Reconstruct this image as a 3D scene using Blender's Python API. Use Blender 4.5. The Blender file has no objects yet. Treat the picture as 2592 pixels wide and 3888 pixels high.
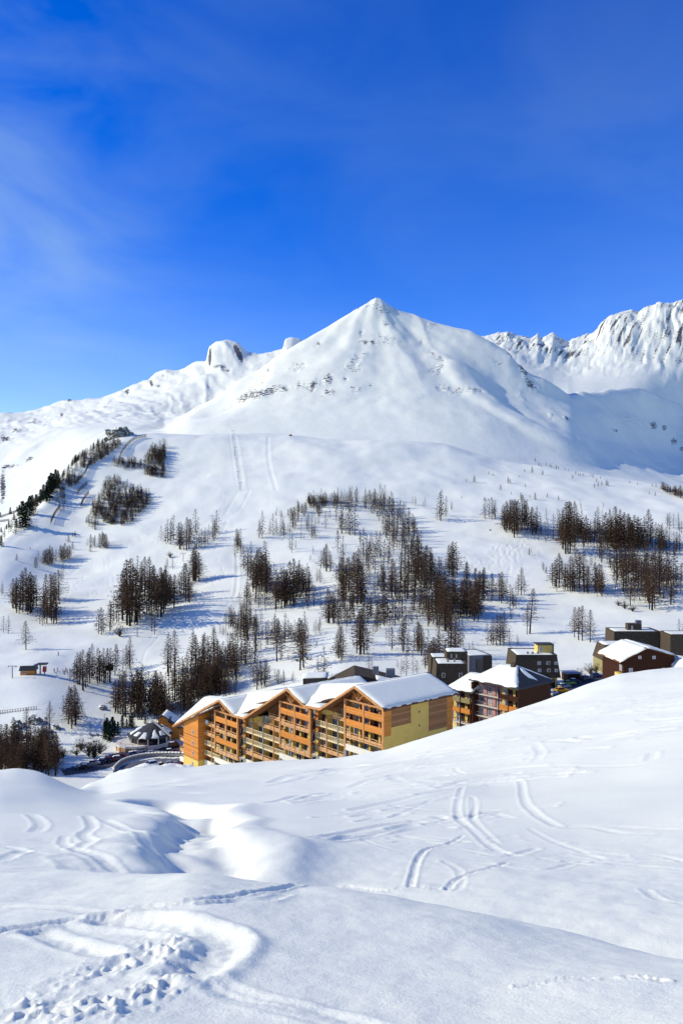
import bpy, bmesh, math, random
import numpy as np
from mathutils import Vector, Matrix

# ------------------------------------------------------------------ camera, sky, sun, exposure
scene = bpy.context.scene
COL = scene.collection
F, CX, CY = 3138.0, 1296.0, 1944.0          # focal length and centre in photo pixels

cam_d = bpy.data.cameras.new('camera')
cam_d.sensor_fit = 'VERTICAL'; cam_d.sensor_height = 22.3; cam_d.sensor_width = 14.87
cam_d.lens = 18.0; cam_d.clip_start = 0.1; cam_d.clip_end = 20000.0
cam = bpy.data.objects.new('camera', cam_d); COL.objects.link(cam)
cam.location = (0, 0, 0); cam.rotation_euler = (math.radians(90), 0, 0)
scene.camera = cam

SUN_AZ = math.radians(2.0)      # forward of "exactly left"
SUN_EL = math.radians(31.0)
to_sun = Vector((-math.cos(SUN_AZ)*math.cos(SUN_EL), math.sin(SUN_AZ)*math.cos(SUN_EL), math.sin(SUN_EL)))
sun_d = bpy.data.lights.new('sun', 'SUN'); sun_d.energy = 3.4; sun_d.angle = math.radians(0.5)
sun_d.color = (1.0, 0.94, 0.82)
sun = bpy.data.objects.new('sun', sun_d); COL.objects.link(sun)
sun.rotation_euler = (-to_sun).to_track_quat('-Z', 'Y').to_euler()
sun.location = (-200, 50, 300)

world = bpy.data.worlds.new('World'); scene.world = world; world.use_nodes = True
wn, wl = world.node_tree.nodes, world.node_tree.links
wn.clear()
w_out = wn.new('ShaderNodeOutputWorld'); w_bg = wn.new('ShaderNodeBackground')
w_sky = wn.new('ShaderNodeTexSky'); w_sky.sky_type = 'NISHITA'; w_sky.sun_disc = False
w_sky.sun_elevation = SUN_EL
w_sky.sun_rotation = math.atan2(to_sun.x, to_sun.y)
w_sky.altitude = 2200.0; w_sky.air_density = 1.0; w_sky.dust_density = 0.15; w_sky.ozone_density = 2.0
w_hsv = wn.new('ShaderNodeHueSaturation'); w_hsv.inputs['Saturation'].default_value = 1.45
w_hsv.inputs['Hue'].default_value = 0.526
w_hsv.inputs['Value'].default_value = 1.2
wl.new(w_sky.outputs[0], w_hsv.inputs['Color'])
# thin high cirrus, plus added veils out of view; all broken up by noise
w_tc = wn.new('ShaderNodeTexCoord')
w_nrm = wn.new('ShaderNodeVectorMath'); w_nrm.operation = 'NORMALIZE'
wl.new(w_tc.outputs['Generated'], w_nrm.inputs[0])
w_map = wn.new('ShaderNodeMapping'); w_map.inputs['Scale'].default_value = (1.5, 1.2, 3.4); w_map.inputs['Rotation'].default_value = (0.0, 0.22, 0.0)
wl.new(w_nrm.outputs[0], w_map.inputs['Vector'])
w_n1 = wn.new('ShaderNodeTexNoise'); w_n1.inputs['Scale'].default_value = 2.4; w_n1.inputs['Detail'].default_value = 6
w_n1.inputs['Roughness'].default_value = 0.5; w_n1.inputs['Distortion'].default_value = 0.5
wl.new(w_map.outputs[0], w_n1.inputs['Vector'])
w_nf = wn.new('ShaderNodeMapRange'); w_nf.inputs['From Min'].default_value = 0.30; w_nf.inputs['From Max'].default_value = 0.72
wl.new(w_n1.outputs['Fac'], w_nf.inputs['Value'])
w_sum = None
for cdir, rad, amt in [((-0.50, 1, 0.31), 0.40, 0.42), ((0.40, 1, 0.42), 0.36, 0.14), ((0.0, 1, 0.42), 0.30, 0.06), ((-1.6, 0.7, 0.6), 1.25, 0.6), ((1.6, -0.3, 0.8), 1.1, 0.25), ((-0.4, -1.2, 0.7), 1.2, 0.35)]:  # widest veils lie out of frame, added to make the blue fill light whiter
    w_d = wn.new('ShaderNodeVectorMath'); w_d.operation = 'DISTANCE'; w_d.inputs[1].default_value = Vector(cdir).normalized()
    wl.new(w_nrm.outputs[0], w_d.inputs[0])
    w_m = wn.new('ShaderNodeMapRange'); w_m.interpolation_type = 'SMOOTHSTEP'
    w_m.inputs['From Min'].default_value = 0.0; w_m.inputs['From Max'].default_value = rad
    w_m.inputs['To Min'].default_value = amt; w_m.inputs['To Max'].default_value = 0.0
    wl.new(w_d.outputs['Value'], w_m.inputs['Value'])
    if w_sum is None: w_sum = w_m.outputs[0]
    else:
        w_a = wn.new('ShaderNodeMath'); w_a.operation = 'ADD'; wl.new(w_sum, w_a.inputs[0]); wl.new(w_m.outputs[0], w_a.inputs[1]); w_sum = w_a.outputs[0]
w_cf = wn.new('ShaderNodeMath'); w_cf.operation = 'MULTIPLY'; w_cf.use_clamp = True
wl.new(w_sum, w_cf.inputs[0]); wl.new(w_nf.outputs[0], w_cf.inputs[1])
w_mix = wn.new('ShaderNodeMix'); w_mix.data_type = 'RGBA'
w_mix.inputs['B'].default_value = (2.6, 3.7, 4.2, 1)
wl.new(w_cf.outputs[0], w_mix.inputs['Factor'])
wl.new(w_hsv.outputs[0], w_mix.inputs['A'])
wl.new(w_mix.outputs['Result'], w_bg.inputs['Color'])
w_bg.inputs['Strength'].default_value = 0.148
wl.new(w_bg.outputs[0], w_out.inputs[0])

scene.view_settings.view_transform = 'Standard'; scene.view_settings.look = 'None'
scene.view_settings.gamma = 1.0; scene.view_settings.use_curve_mapping = False
scene.view_settings.exposure = 0.32
scene.render.engine = 'CYCLES'
scene.cycles.max_bounces = 4; scene.cycles.diffuse_bounces = 2; scene.cycles.glossy_bounces = 2
scene.cycles.transparent_max_bounces = 4
scene.cycles.use_denoising = True

# ------------------------------------------------------------------ small helpers
def V(px, py, d):
    """photo pixel + distance ahead -> point"""
    return ((px-CX)/F*d, d, (CY-py)/F*d)

def _hash(ix, iy, seed):
    h = (ix.astype(np.int64)*374761393 + iy.astype(np.int64)*668265263 + seed*1442695041) & 0x7fffffff
    h = ((h ^ (h >> 13))*1274126177) & 0x7fffffff
    return ((h ^ (h >> 16)) & 0xffff)/65535.0

def noise2(x, y, seed=0):
    ix, iy = np.floor(x), np.floor(y); fx, fy = x-ix, y-iy
    u, v = fx*fx*fx*(fx*(fx*6-15)+10), fy*fy*fy*(fy*(fy*6-15)+10)
    def g(ax, ay, dx, dy):
        a = _hash(ax, ay, seed)*2*math.pi
        return np.cos(a)*dx + np.sin(a)*dy
    n00 = g(ix, iy, fx, fy); n10 = g(ix+1, iy, fx-1, fy)
    n01 = g(ix, iy+1, fx, fy-1); n11 = g(ix+1, iy+1, fx-1, fy-1)
    return 1.5*((n00*(1-u)+n10*u)*(1-v) + (n01*(1-u)+n11*u)*v)

def fbm(x, y, octaves=4, seed=0, gain=0.5):
    t = np.zeros_like(x); a = 1.0
    for k in range(octaves):
        t += a*noise2(x, y, seed+k*17); x = x*2.03+7.1; y = y*2.03-3.7; a *= gain
    return t

def sstep(a, b, x):
    t = np.clip((x-a)/(b-a), 0, 1); return t*t*(3-2*t)

# ------------------------------------------------------------------ materials
def new_mat(name):
    m = bpy.data.materials.new(name); m.use_nodes = True
    return m, m.node_tree.nodes, m.node_tree.links, m.node_tree.nodes['Principled BSDF']

def mat(name, col, rough=0.7, var=0.12, scale=3.0, metal=0.0, bump=0.0, spec=0.3, stretch=(1, 1, 1)):
    """plain procedural material: base colour broken up by noise, optional bump"""
    m, n, l, b = new_mat(name)
    tc = n.new('ShaderNodeTexCoord'); mp = n.new('ShaderNodeMapping'); mp.inputs['Scale'].default_value = stretch
    ns = n.new('ShaderNodeTexNoise'); ns.inputs['Scale'].default_value = scale; ns.inputs['Detail'].default_value = 5
    l.new(tc.outputs['Object'], mp.inputs['Vector']); l.new(mp.outputs[0], ns.inputs['Vector'])
    rp = n.new('ShaderNodeValToRGB')
    rp.color_ramp.elements[0].position = 0.3; rp.color_ramp.elements[1].position = 0.7
    rp.color_ramp.elements[0].color = tuple(c*(1-var) for c in col)+(1,)
    rp.color_ramp.elements[1].color = tuple(min(1, c*(1+var)) for c in col)+(1,)
    l.new(ns.outputs['Fac'], rp.inputs[0]); l.new(rp.outputs[0], b.inputs['Base Color'])
    b.inputs['Roughness'].default_value = rough; b.inputs['Metallic'].default_value = metal
    b.inputs['Specular IOR Level'].default_value = spec
    if bump:
        bp = n.new('ShaderNodeBump'); bp.inputs['Strength'].default_value = bump; bp.inputs['Distance'].default_value = 0.05
        l.new(ns.outputs['Fac'], bp.inputs['Height']); l.new(bp.outputs[0], b.inputs['Normal'])
    return m

def snow_material(name, rocky=True):
    m, n, l, b = new_mat(name)
    geo = n.new('ShaderNodeNewGeometry')
    b.inputs['Roughness'].default_value = 0.55; b.inputs['Specular IOR Level'].default_value = 0.25
    def noise(scale, detail=5, rough=0.55, dist=0.0, stretch=None):
        x = n.new('ShaderNodeTexNoise'); x.inputs['Scale'].default_value = scale
        x.inputs['Detail'].default_value = detail; x.inputs['Roughness'].default_value = rough
        x.inputs['Distortion'].default_value = dist
        if stretch:
            mp = n.new('ShaderNodeMapping'); mp.inputs['Scale'].default_value = stretch
            l.new(geo.outputs['Position'], mp.inputs['Vector']); l.new(mp.outputs[0], x.inputs['Vector'])
        else:
            l.new(geo.outputs['Position'], x.inputs['Vector'])
        return x
    # snow colour: clean with slightly dirtier / wind-packed areas
    n_col = noise(0.03, 6)
    r_col = n.new('ShaderNodeValToRGB')
    r_col.color_ramp.elements[0].position = 0.3; r_col.color_ramp.elements[0].color = (0.885, 0.885, 0.70, 1)
    r_col.color_ramp.elements[1].position = 0.65; r_col.color_ramp.elements[1].color = (0.94, 0.94, 0.745, 1)
    l.new(n_col.outputs['Fac'], r_col.inputs[0])
    col_out = r_col.outputs[0]
    if rocky:
        at = n.new('ShaderNodeAttribute'); at.attribute_name = 'rock'
        n_r = noise(0.16, 7, 0.66, 0.4, (1, 1, 2.6))
        sub = n.new('ShaderNodeMath'); sub.operation = 'ADD'
        l.new(at.outputs['Fac'], sub.inputs[0]); l.new(n_r.outputs['Fac'], sub.inputs[1])
        rr = n.new('ShaderNodeValToRGB'); rr.color_ramp.elements[0].position = 1.0; rr.color_ramp.elements[1].position = 1.06
        sc = n.new('ShaderNodeMath'); sc.operation = 'MULTIPLY'; sc.inputs[1].default_value = 1.0
        l.new(sub.outputs[0], sc.inputs[0])
        mr = n.new('ShaderNodeMapRange'); mr.inputs['From Min'].default_value = 1.0; mr.inputs['From Max'].default_value = 1.07
        l.new(sc.outputs[0], mr.inputs['Value'])
        n_rc = noise(0.5, 6, 0.7)
        r_rc = n.new('ShaderNodeValToRGB')
        r_rc.color_ramp.elements[0].position = 0.35; r_rc.color_ramp.elements[0].color = (0.055, 0.05, 0.047, 1)
        r_rc.color_ramp.elements[1].position = 0.7; r_rc.color_ramp.elements[1].color = (0.20, 0.18, 0.165, 1)
        l.new(n_rc.outputs['Fac'], r_rc.inputs[0])
        mx = n.new('ShaderNodeMix'); mx.data_type = 'RGBA'
        l.new(mr.outputs[0], mx.inputs['Factor']); l.new(col_out, mx.inputs['A']); l.new(r_rc.outputs[0], mx.inputs['B'])
        col_out = mx.outputs['Result']
    l.new(col_out, b.inputs['Base Color'])
    return m, n, l, b, geo, noise

def add_bump(n, l, b, src_list):
    prev = None
    for out, strength, dist in src_list:
        bp = n.new('ShaderNodeBump'); bp.inputs['Strength'].default_value = strength; bp.inputs['Distance'].default_value = dist
        l.new(out, bp.inputs['Height'])
        if prev: l.new(prev.outputs[0], bp.inputs['Normal'])
        prev = bp
    l.new(prev.outputs[0], b.inputs['Normal'])

MAT_SNOW_NEAR, n, l, b, geo, noise = snow_material('snow_near', False)
wv = n.new('ShaderNodeTexNoise'); wv.inputs['Scale'].default_value = 1.0; wv.inputs['Detail'].default_value = 6
mp = n.new('ShaderNodeMapping'); mp.inputs['Scale'].default_value = (0.5, 1.6, 1.0); mp.inputs['Rotation'].default_value = (0, 0, 0.5)
l.new(geo.outputs['Position'], mp.inputs['Vector']); l.new(mp.outputs[0], wv.inputs['Vector'])
add_bump(n, l, b, [(noise(38, 4, 0.65).outputs['Fac'], 0.5, 0.014), (noise(9, 4, 0.6).outputs['Fac'], 0.28, 0.04), (wv.outputs['Fac'], 0.22, 0.12)])

MAT_SNOW_HILL, n, l, b, geo, noise = snow_material('snow_hillside', True)
add_bump(n, l, b, [(noise(0.9, 4, 0.6).outputs['Fac'], 0.35, 0.2), (noise(0.16, 4, 0.6).outputs['Fac'], 0.25, 0.8)])
MAT_SNOW_MTN, n, l, b, geo, noise = snow_material('snow_mountain', True)
add_bump(n, l, b, [(noise(0.12, 4, 0.62).outputs['Fac'], 0.28, 1.0), (noise(0.025, 4, 0.6).outputs['Fac'], 0.3, 4.0)])

# ------------------------------------------------------------------ terrain: strands (photo x, photo y, distance) or (x, ('z', height), distance)
Z = lambda v: ('z', v)
STRANDS = [
 # name, smoothing, points
 (30, [(0, Z(-1.65), 0.01)]),
 (30, [(0, Z(-3.05), 5.0), (1296, Z(-3.1), 5.0), (2592, Z(-3.0), 5.0)]),
 (40, [(-700, 3310, 14), (0, 3330, 14), (400, 3322, 13.6), (730, 3318, 13), (1144, 3372, 12), (1292, 3381, 12), (1872, 3466, 10.5), (2592, 3619, 8.5), (3300, 3760, 7)]),
 (40, [(-700, Z(-7.9), 19), (0, Z(-8.0), 19), (300, Z(-8.1), 19), (560, Z(-8.3), 18.5), (760, Z(-9.2), 18), (1000, Z(-9.1), 17.5), (1292, Z(-8.8), 17), (1872, Z(-7.8), 14.5), (2592, Z(-7.05), 12), (3300, Z(-6.4), 10)]),
 (40, [(-700, 3200, 25), (0, 3200, 25), (350, 3205, 25), (730, 3225, 24.5), (1000, 3290, 24), (1292, 3350, 23), (1872, 3400, 19.5), (2592, 3520, 16), (3300, 3640, 13)]),
 (40, [(-700, 3100, 36), (0, 3100, 36), (350, 3115, 36), (730, 3115, 38), (1000, 3125, 40), (1292, 3130, 40), (1872, 3170, 34), (2592, 3230, 27), (3300, 3290, 22)]),
 (40, [(-700, 2990, 52), (0, 3000, 52), (350, 3052, 50), (730, 3012, 66), (1000, 3005, 66), (1292, 3000, 66), (1872, 2950, 62), (2592, 2850, 55), (3300, 2750, 50)]),
 (18, [(-700, 2860, 70), (-200, 2915, 70), (0, 2930, 70), (60, 2920, 70), (150, 2937, 70), (250, 2990, 72), (380, 3030, 85), (500, 2985, 100), (730, 2955, 115), (1000, 2935, 118), (1292, 2910, 112), (1500, 2870, 110), (1872, 2790, 100), (2592, 2640, 95), (3300, 2520, 95)]),
 (14, [(-700, Z(-58), 130), (0, Z(-57), 140), (180, Z(-57), 150), (330, Z(-56.5), 170), (420, 2955, 180), (500, 2934, 190), (600, 2925, 195), (740, 2928, 195), (900, 2917, 190), (1050, 2902, 180), (1140, 2892, 172), (1300, 2884, 165), (1470, 2860, 155), (1600, 2817, 150), (1720, 2777, 148), (1850, 2737, 146), (1990, 2682, 146), (2110, 2637, 145), (2230, 2592, 145), (2350, 2556, 145), (2480, 2541, 145), (2592, 2531, 145), (3300, 2450, 150)]),
 (25, [(-700, Z(-74), 225), (0, Z(-76.5), 228), (300, Z(-76.5), 222), (500, Z(-76.5), 222), (700, Z(-76.8), 225), (900, Z(-72), 212), (1140, Z(-66), 198), (1300, Z(-60.5), 188), (1470, Z(-57), 177), (1720, Z(-56), 182), (2000, Z(-55), 185), (2350, Z(-52), 185), (2592, Z(-49), 185)]),
 (25, [(-700, Z(-82), 290), (0, Z(-83), 290), (200, Z(-82), 290), (400, Z(-82.3), 290), (600, Z(-82.0), 292), (700, Z(-81), 290), (900, Z(-72.5), 280), (1300, Z(-58), 268), (1700, Z(-56.5), 268), (2100, Z(-55.4), 285), (2300, Z(-55.4), 285), (2592, Z(-53), 280)]),
 (40, [(-700, 2620, 330), (0, 2640, 330), (150, 2650, 325), (300, 2640, 338), (500, 2690, 335), (700, 2660, 330), (900, 2610, 328), (1300, 2525, 320), (1700, 2522, 320), (2100, 2520, 328), (2592, 2445, 335)]),
 (50, [(-700, 2430, 430), (0, 2430, 430), (700, 2425, 425), (1300, 2400, 395), (2100, 2390, 395), (2592, 2330, 410)]),
 (50, [(-700, 2340, 500), (-300, 2330, 505), (0, 2255, 540), (150, 2240, 560), (300, 2210, 580), (700, 2200, 560), (1300, 2200, 520), (2592, 2190, 510)]),
 (50, [(-700, 2310, 530), (-300, 2290, 540), (0, 2150, 585), (150, 2060, 650), (300, 2010, 700), (700, 2000, 680), (1300, 2000, 660), (1800, 1990, 660), (2592, 2000, 660)]),
 (40, [(-700, 2290, 550), (-300, 2260, 565), (0, 2098, 612), (150, 1985, 700), (300, 1860, 790), (700, 1820, 815), (1300, 1800, 800), (1800, 1830, 800), (2592, 1900, 755)]),
 (9, [(-700, 2280, 570), (-300, 2230, 590), (0, 2062, 640), (60, 2005, 690), (150, 1925, 750), (200, 1858, 790), (270, 1772, 850), (330, 1720, 890), (400, 1682, 930), (470, 1654, 960), (560, 1648, 980), (900, 1650, 990), (1100, 1650, 990), (1220, 1667, 980), (1300, 1673, 970), (1400, 1669, 960), (1550, 1676, 960), (1700, 1693, 960), (1900, 1746, 950), (2200, 1796, 920), (2500, 1839, 880), (2592, 1851, 870), (3300, 1950, 830)]),
 (40, [(-700, Z(-60), 980), (0, Z(-22), 1000), (150, Z(5), 1030), (300, Z(45), 1050), (450, Z(80), 1080), (600, Z(88), 1100), (1000, Z(97), 1090), (1300, Z(91), 1075), (1700, Z(82), 1060), (2100, Z(47), 1030), (2592, Z(23), 985), (3300, Z(0), 960)]),
 (40, [(-700, 1880, 1350), (0, 1810, 1330), (150, 1760, 1330), (300, 1690, 1310), (450, 1648, 1280), (624, 1652, 1210), (700, 1615, 1190), (900, 1595, 1180), (1300, 1575, 1180), (1600, 1570, 1180), (1850, 1590, 1190), (2000, 1620, 1210), (2161, 1655, 1230), (2400, 1710, 1420), (2592, 1745, 1600), (3300, 1820, 1500)]),
 (22, [(-700, 1780, 1540), (0, 1705, 1500), (150, 1670, 1500), (300, 1625, 1490), (450, 1615, 1440), (550, 1622, 1390), (624, 1638, 1330), (700, 1592, 1285), (860, 1548, 1290), (1000, 1472, 1315), (1100, 1408, 1345), (1200, 1350, 1385), (1330, 1296, 1415), (1430, 1285, 1430), (1500, 1290, 1430), (1600, 1330, 1410), (1700, 1360, 1390), (1850, 1430, 1370), (2000, 1505, 1365), (2161, 1550, 1385), (2300, 1568, 1500), (2428, 1580, 1640), (2592, 1630, 1840), (3300, 1740, 1700)]),
 (5, [(-700, 1720, 1720), (0, 1650, 1700), (300, 1582, 1700), (450, 1577, 1640), (550, 1592, 1550), (624, 1622, 1430), (660, 1608, 1405), (700, 1578, 1395), (796, 1522, 1405), (891, 1458, 1425), (1013, 1382, 1445), (1147, 1289, 1475), (1242, 1241, 1500), (1338, 1187, 1522), (1400, 1149, 1544), (1427, 1134, 1550), (1450, 1146, 1550), (1497, 1171, 1550), (1561, 1197, 1550), (1625, 1217, 1545), (1700, 1237, 1530), (1785, 1255, 1510), (1854, 1289, 1490), (1928, 1334, 1470), (1967, 1386, 1450), (2013, 1425, 1440), (2070, 1448, 1440), (2161, 1504, 1480), (2212, 1494, 1545), (2297, 1478, 1660), (2428, 1472, 1820), (2496, 1505, 1930), (2592, 1539, 2060), (3300, 1660, 2350)]),
 (40, [(-700, 1690, 1880), (0, 1620, 1860), (300, 1562, 1850), (450, 1542, 1800), (624, 1565, 1720), (800, Z(195), 1680), (1013, Z(255), 1690), (1427, Z(330), 1800), (2000, Z(215), 1750), (2161, Z(225), 1800), (2428, Z(280), 2040), (2592, Z(262), 2230), (3300, Z(200), 2440)]),
 (30, [(-700, 1670, 2020), (0, 1598, 2030), (150, 1590, 2030), (300, 1560, 2030), (450, 1522, 2010), (600, 1478, 2000), (800, 1415, 2000), (1000, 1392, 2000), (1100, 1360, 2010), (1427, Z(350), 2200), (1900, 1370, 2350), (2050, 1400, 2350), (2161, 1430, 2350), (2428, 1395, 2400), (2592, 1390, 2450), (3300, 1450, 2580)]),
 (2.2, [(-700, 1640, 2200), (-200, 1580, 2220), (0, 1567, 2250), (98, 1566, 2250), (175, 1545, 2250), (245, 1520, 2250), (281, 1518, 2250), (309, 1522, 2250), (393, 1510, 2250), (491, 1471, 2250), (561, 1452, 2250), (575, 1435, 2250), (590, 1424, 2250), (631, 1411, 2250), (687, 1408, 2250), (744, 1378, 2250), (784, 1374, 2250), (792, 1320, 2250), (825, 1300, 2250), (856, 1293, 2250), (905, 1306, 2250), (940, 1338, 2250), (982, 1348, 2250), (1017, 1341, 2250), (1074, 1332, 2260), (1081, 1289, 2270), (1108, 1284, 2280), (1140, 1292, 2290), (1200, 1330, 2350), (1427, 1350, 2600), (1800, 1290, 2800), (1854, 1286, 2850), (1928, 1266, 2850), (1973, 1280, 2850), (2013, 1292, 2850), (2030, 1282, 2850), (2041, 1274, 2850), (2053, 1289, 2850), (2080, 1280, 2850), (2098, 1268, 2850), (2121, 1286, 2850), (2155, 1303, 2850), (2172, 1289, 2850), (2212, 1286, 2850), (2252, 1266, 2850), (2280, 1232, 2850), (2314, 1201, 2850), (2354, 1187, 2850), (2394, 1181, 2850), (2423, 1189, 2850), (2440, 1178, 2850), (2462, 1169, 2850), (2497, 1158, 2850), (2553, 1152, 2850), (2592, 1138, 2850), (2800, 1110, 2850), (3300, 1180, 2850)]),
 (30, [(-700, Z(120), 3300), (1296, Z(250), 3500), (3300, Z(400), 3700)]),
]
PXG = np.arange(-1700.0, 4300.0, 2.0)
SD, SZ = [], []
for sig, pts in STRANDS:
    xs = [p[0] for p in pts]; ds = [p[2] for p in pts]
    zs = [p[1][1] if isinstance(p[1], tuple) else (CY-p[1])/F*p[2] for p in pts]
    d = np.interp(PXG, xs, ds)
    z = np.interp(PXG, xs, zs) if any(isinstance(p[1], tuple) for p in pts) else np.interp(PXG, xs, [(CY-p[1])/F for p in pts])*d
    h = max(2, int(1.5*sig)); k = np.arange(-h, h+1)*2.0
    kd = np.exp(-0.5*(k/sig)**2); kd /= kd.sum()
    sm = lambda a: np.convolve(np.pad(a, h, mode='edge'), kd, mode='valid')
    SD.append(sm(d)); SZ.append(sm(z))
SD = np.array(SD); SZ = np.array(SZ)
for i in range(1, len(SD)):                      # distances must grow from strand to strand
    SD[i] = np.maximum(SD[i], SD[i-1]*1.004+0.02)

def base_height(X, Y):
    """monotone cubic through the strands along each line of sight azimuth"""
    px = np.clip(CX + F*X/np.maximum(Y, 0.05), PXG[0], PXG[-1]-4)
    gi = (px-PXG[0])/2.0; i0 = gi.astype(int); fr = gi-i0
    d = SD[:, i0]*(1-fr)+SD[:, i0+1]*fr; z = SZ[:, i0]*(1-fr)+SZ[:, i0+1]*fr
    hh = d[1:]-d[:-1]; dl = (z[1:]-z[:-1])/hh
    m = np.zeros_like(d)
    w1 = 2*hh[1:]+hh[:-1]; w2 = hh[1:]+2*hh[:-1]
    same = dl[:-1]*dl[1:] > 0
    with np.errstate(divide='ignore', invalid='ignore'):
        hm = (w1+w2)/(w1/dl[:-1]+w2/dl[1:])
    m[1:-1] = np.where(same, hm, 0.0); m[0] = dl[0]; m[-1] = dl[-1]
    K = len(d)
    j = np.clip((d <= Y[None, :]).sum(0)-1, 0, K-2)
    ar = np.arange(len(Y))
    hj = hh[j, ar]; t = np.clip((Y-d[j, ar])/hj, 0, 1)
    t2, t3 = t*t, t*t*t
    return (z[j, ar]*(2*t3-3*t2+1)+hj*m[j, ar]*(t3-2*t2+t)+z[j+1, ar]*(-2*t3+3*t2)+hj*m[j+1, ar]*(t3-t2))

# grid: columns u = X/(Y+2), rows Y
U = np.concatenate([np.linspace(-1.1, -0.46, 24, endpoint=False), np.linspace(-0.46, 0.46, 610), np.linspace(0.46, 1.1, 25)[1:]])
def rows(*segs):
    out = []
    for a, b_, n_ in segs: out.append(np.geomspace(a, b_, n_, endpoint=False))
    return np.concatenate(out+[[segs[-1][1]]])
YR = rows((0.8, 4.2, 14), (4.2, 15, 205), (15, 30, 120), (30, 70, 130), (70, 200, 165), (200, 330, 110), (330, 1000, 215), (1000, 1850, 160), (1850, 3650, 110))
NU, NY = len(U), len(YR)
GX = (U[None, :]*(YR[:, None]+2.0)); GY = np.repeat(YR[:, None], NU, 1)
GZ = np.empty_like(GX)
for r in range(0, NY, 40):
    GZ[r:r+40] = base_height(GX[r:r+40].ravel(), GY[r:r+40].ravel()).reshape(GX[r:r+40].shape)
PX = CX+F*GX/GY                                    # photo column of each vertex
# ------------------------------------------------------------------ lookups on the height grid
LYR = np.log(YR)
def ground(X, Y, G=None):
    G = GZ if G is None else G
    X = np.atleast_1d(np.asarray(X, float)); Y = np.atleast_1d(np.asarray(Y, float))
    ci = np.clip(np.interp(X/(Y+2.0), U, np.arange(NU)), 0, NU-1.001)
    ri = np.clip(np.interp(np.log(np.maximum(Y, 0.5)), LYR, np.arange(NY)), 0, NY-1.001)
    c0, r0 = ci.astype(int), ri.astype(int); fc, fr = ci-c0, ri-r0
    return ((G[r0, c0]*(1-fc)+G[r0, c0+1]*fc)*(1-fr)+(G[r0+1, c0]*(1-fc)+G[r0+1, c0+1]*fc)*fr)

def gz(x, y): return float(ground(x, y)[0])

def hit(px, py, dmin=3.0, dmax=3500.0):
    """first ground point on the line of sight of a photo pixel beyond dmin"""
    s, w = (px-CX)/F, (CY-py)/F
    ys = np.geomspace(dmin, dmax, 1400)
    g = ground(s*ys, ys)-w*ys
    k = np.argmax(g >= 0)
    if g[k] < 0: k = int(np.argmax(g/ys))
    if k > 0 and g[k] >= 0:
        a, b_ = ys[k-1], ys[k]; ga, gb = g[k-1], g[k]
        y = a+(b_-a)*(-ga)/(gb-ga) if gb != ga else b_
    else: y = ys[k]
    return (s*y, float(y), gz(s*y, y))

def hits(pts, dmin=3.0, dmax=3500.0, n_=420):
    a = np.array([(p[0], p[1]) for p in pts], float); s = (a[:, 0]-CX)/F; w = (CY-a[:, 1])/F
    ys = np.geomspace(dmin, dmax, n_)
    g = ground((s[:, None]*ys).ravel(), np.broadcast_to(ys, (len(s), n_)).ravel()).reshape(len(s), n_)-w[:, None]*ys
    out = []
    for i in range(len(s)):
        k = int(np.argmax(g[i] >= 0))
        if g[i, k] < 0: k = int(np.argmax(g[i]/ys)); y = ys[k]
        elif k == 0: y = ys[0]
        else: y = ys[k-1]+(ys[k]-ys[k-1])*(-g[i, k-1])/(g[i, k]-g[i, k-1])
        out.append((s[i]*y, float(y)))
    return out

# ------------------------------------------------------------------ relief
def seg_dist(X, Y, pts):
    best = np.full(X.shape, 1e9)
    for (ax, ay), (bx, by) in zip(pts[:-1], pts[1:]):
        dx, dy = bx-ax, by-ay; L = dx*dx+dy*dy+1e-9
        t = np.clip(((X-ax)*dx+(Y-ay)*dy)/L, 0, 1)
        best = np.minimum(best, (X-ax-t*dx)**2+(Y-ay-t*dy)**2)
    return np.sqrt(best)

def smooth_line(p, n_=4):
    """Catmull-Rom through the points"""
    p = [np.array(q, float) for q in p]
    q = [2*p[0]-p[1]]+p+[2*p[-1]-p[-2]]; out = []
    for i in range(1, len(q)-2):
        for t in np.arange(n_)/n_:
            a, b_, c, d = q[i-1:i+3]
            out.append(0.5*((2*b_)+(c-a)*t+(2*a-5*b_+4*c-d)*t*t+(3*b_-a-3*c+d)*t**3))
    return out+[p[-1]]

def window(pts, m):
    ys = [p[1] for p in pts]; y0, y1 = min(ys)-m, max(ys)+m
    r0, r1 = np.searchsorted(YR, y0), np.searchsorted(YR, y1)
    r1 = max(r1, r0+1)
    us = [(p[0]+dx)/(p[1]+2) for p in pts for dx in (-m, m)]
    c0, c1 = np.searchsorted(U, min(us)), np.searchsorted(U, max(us))
    return slice(max(r0-1, 0), min(r1+1, NY)), slice(max(c0-1, 0), min(c1+1, NU))

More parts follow.
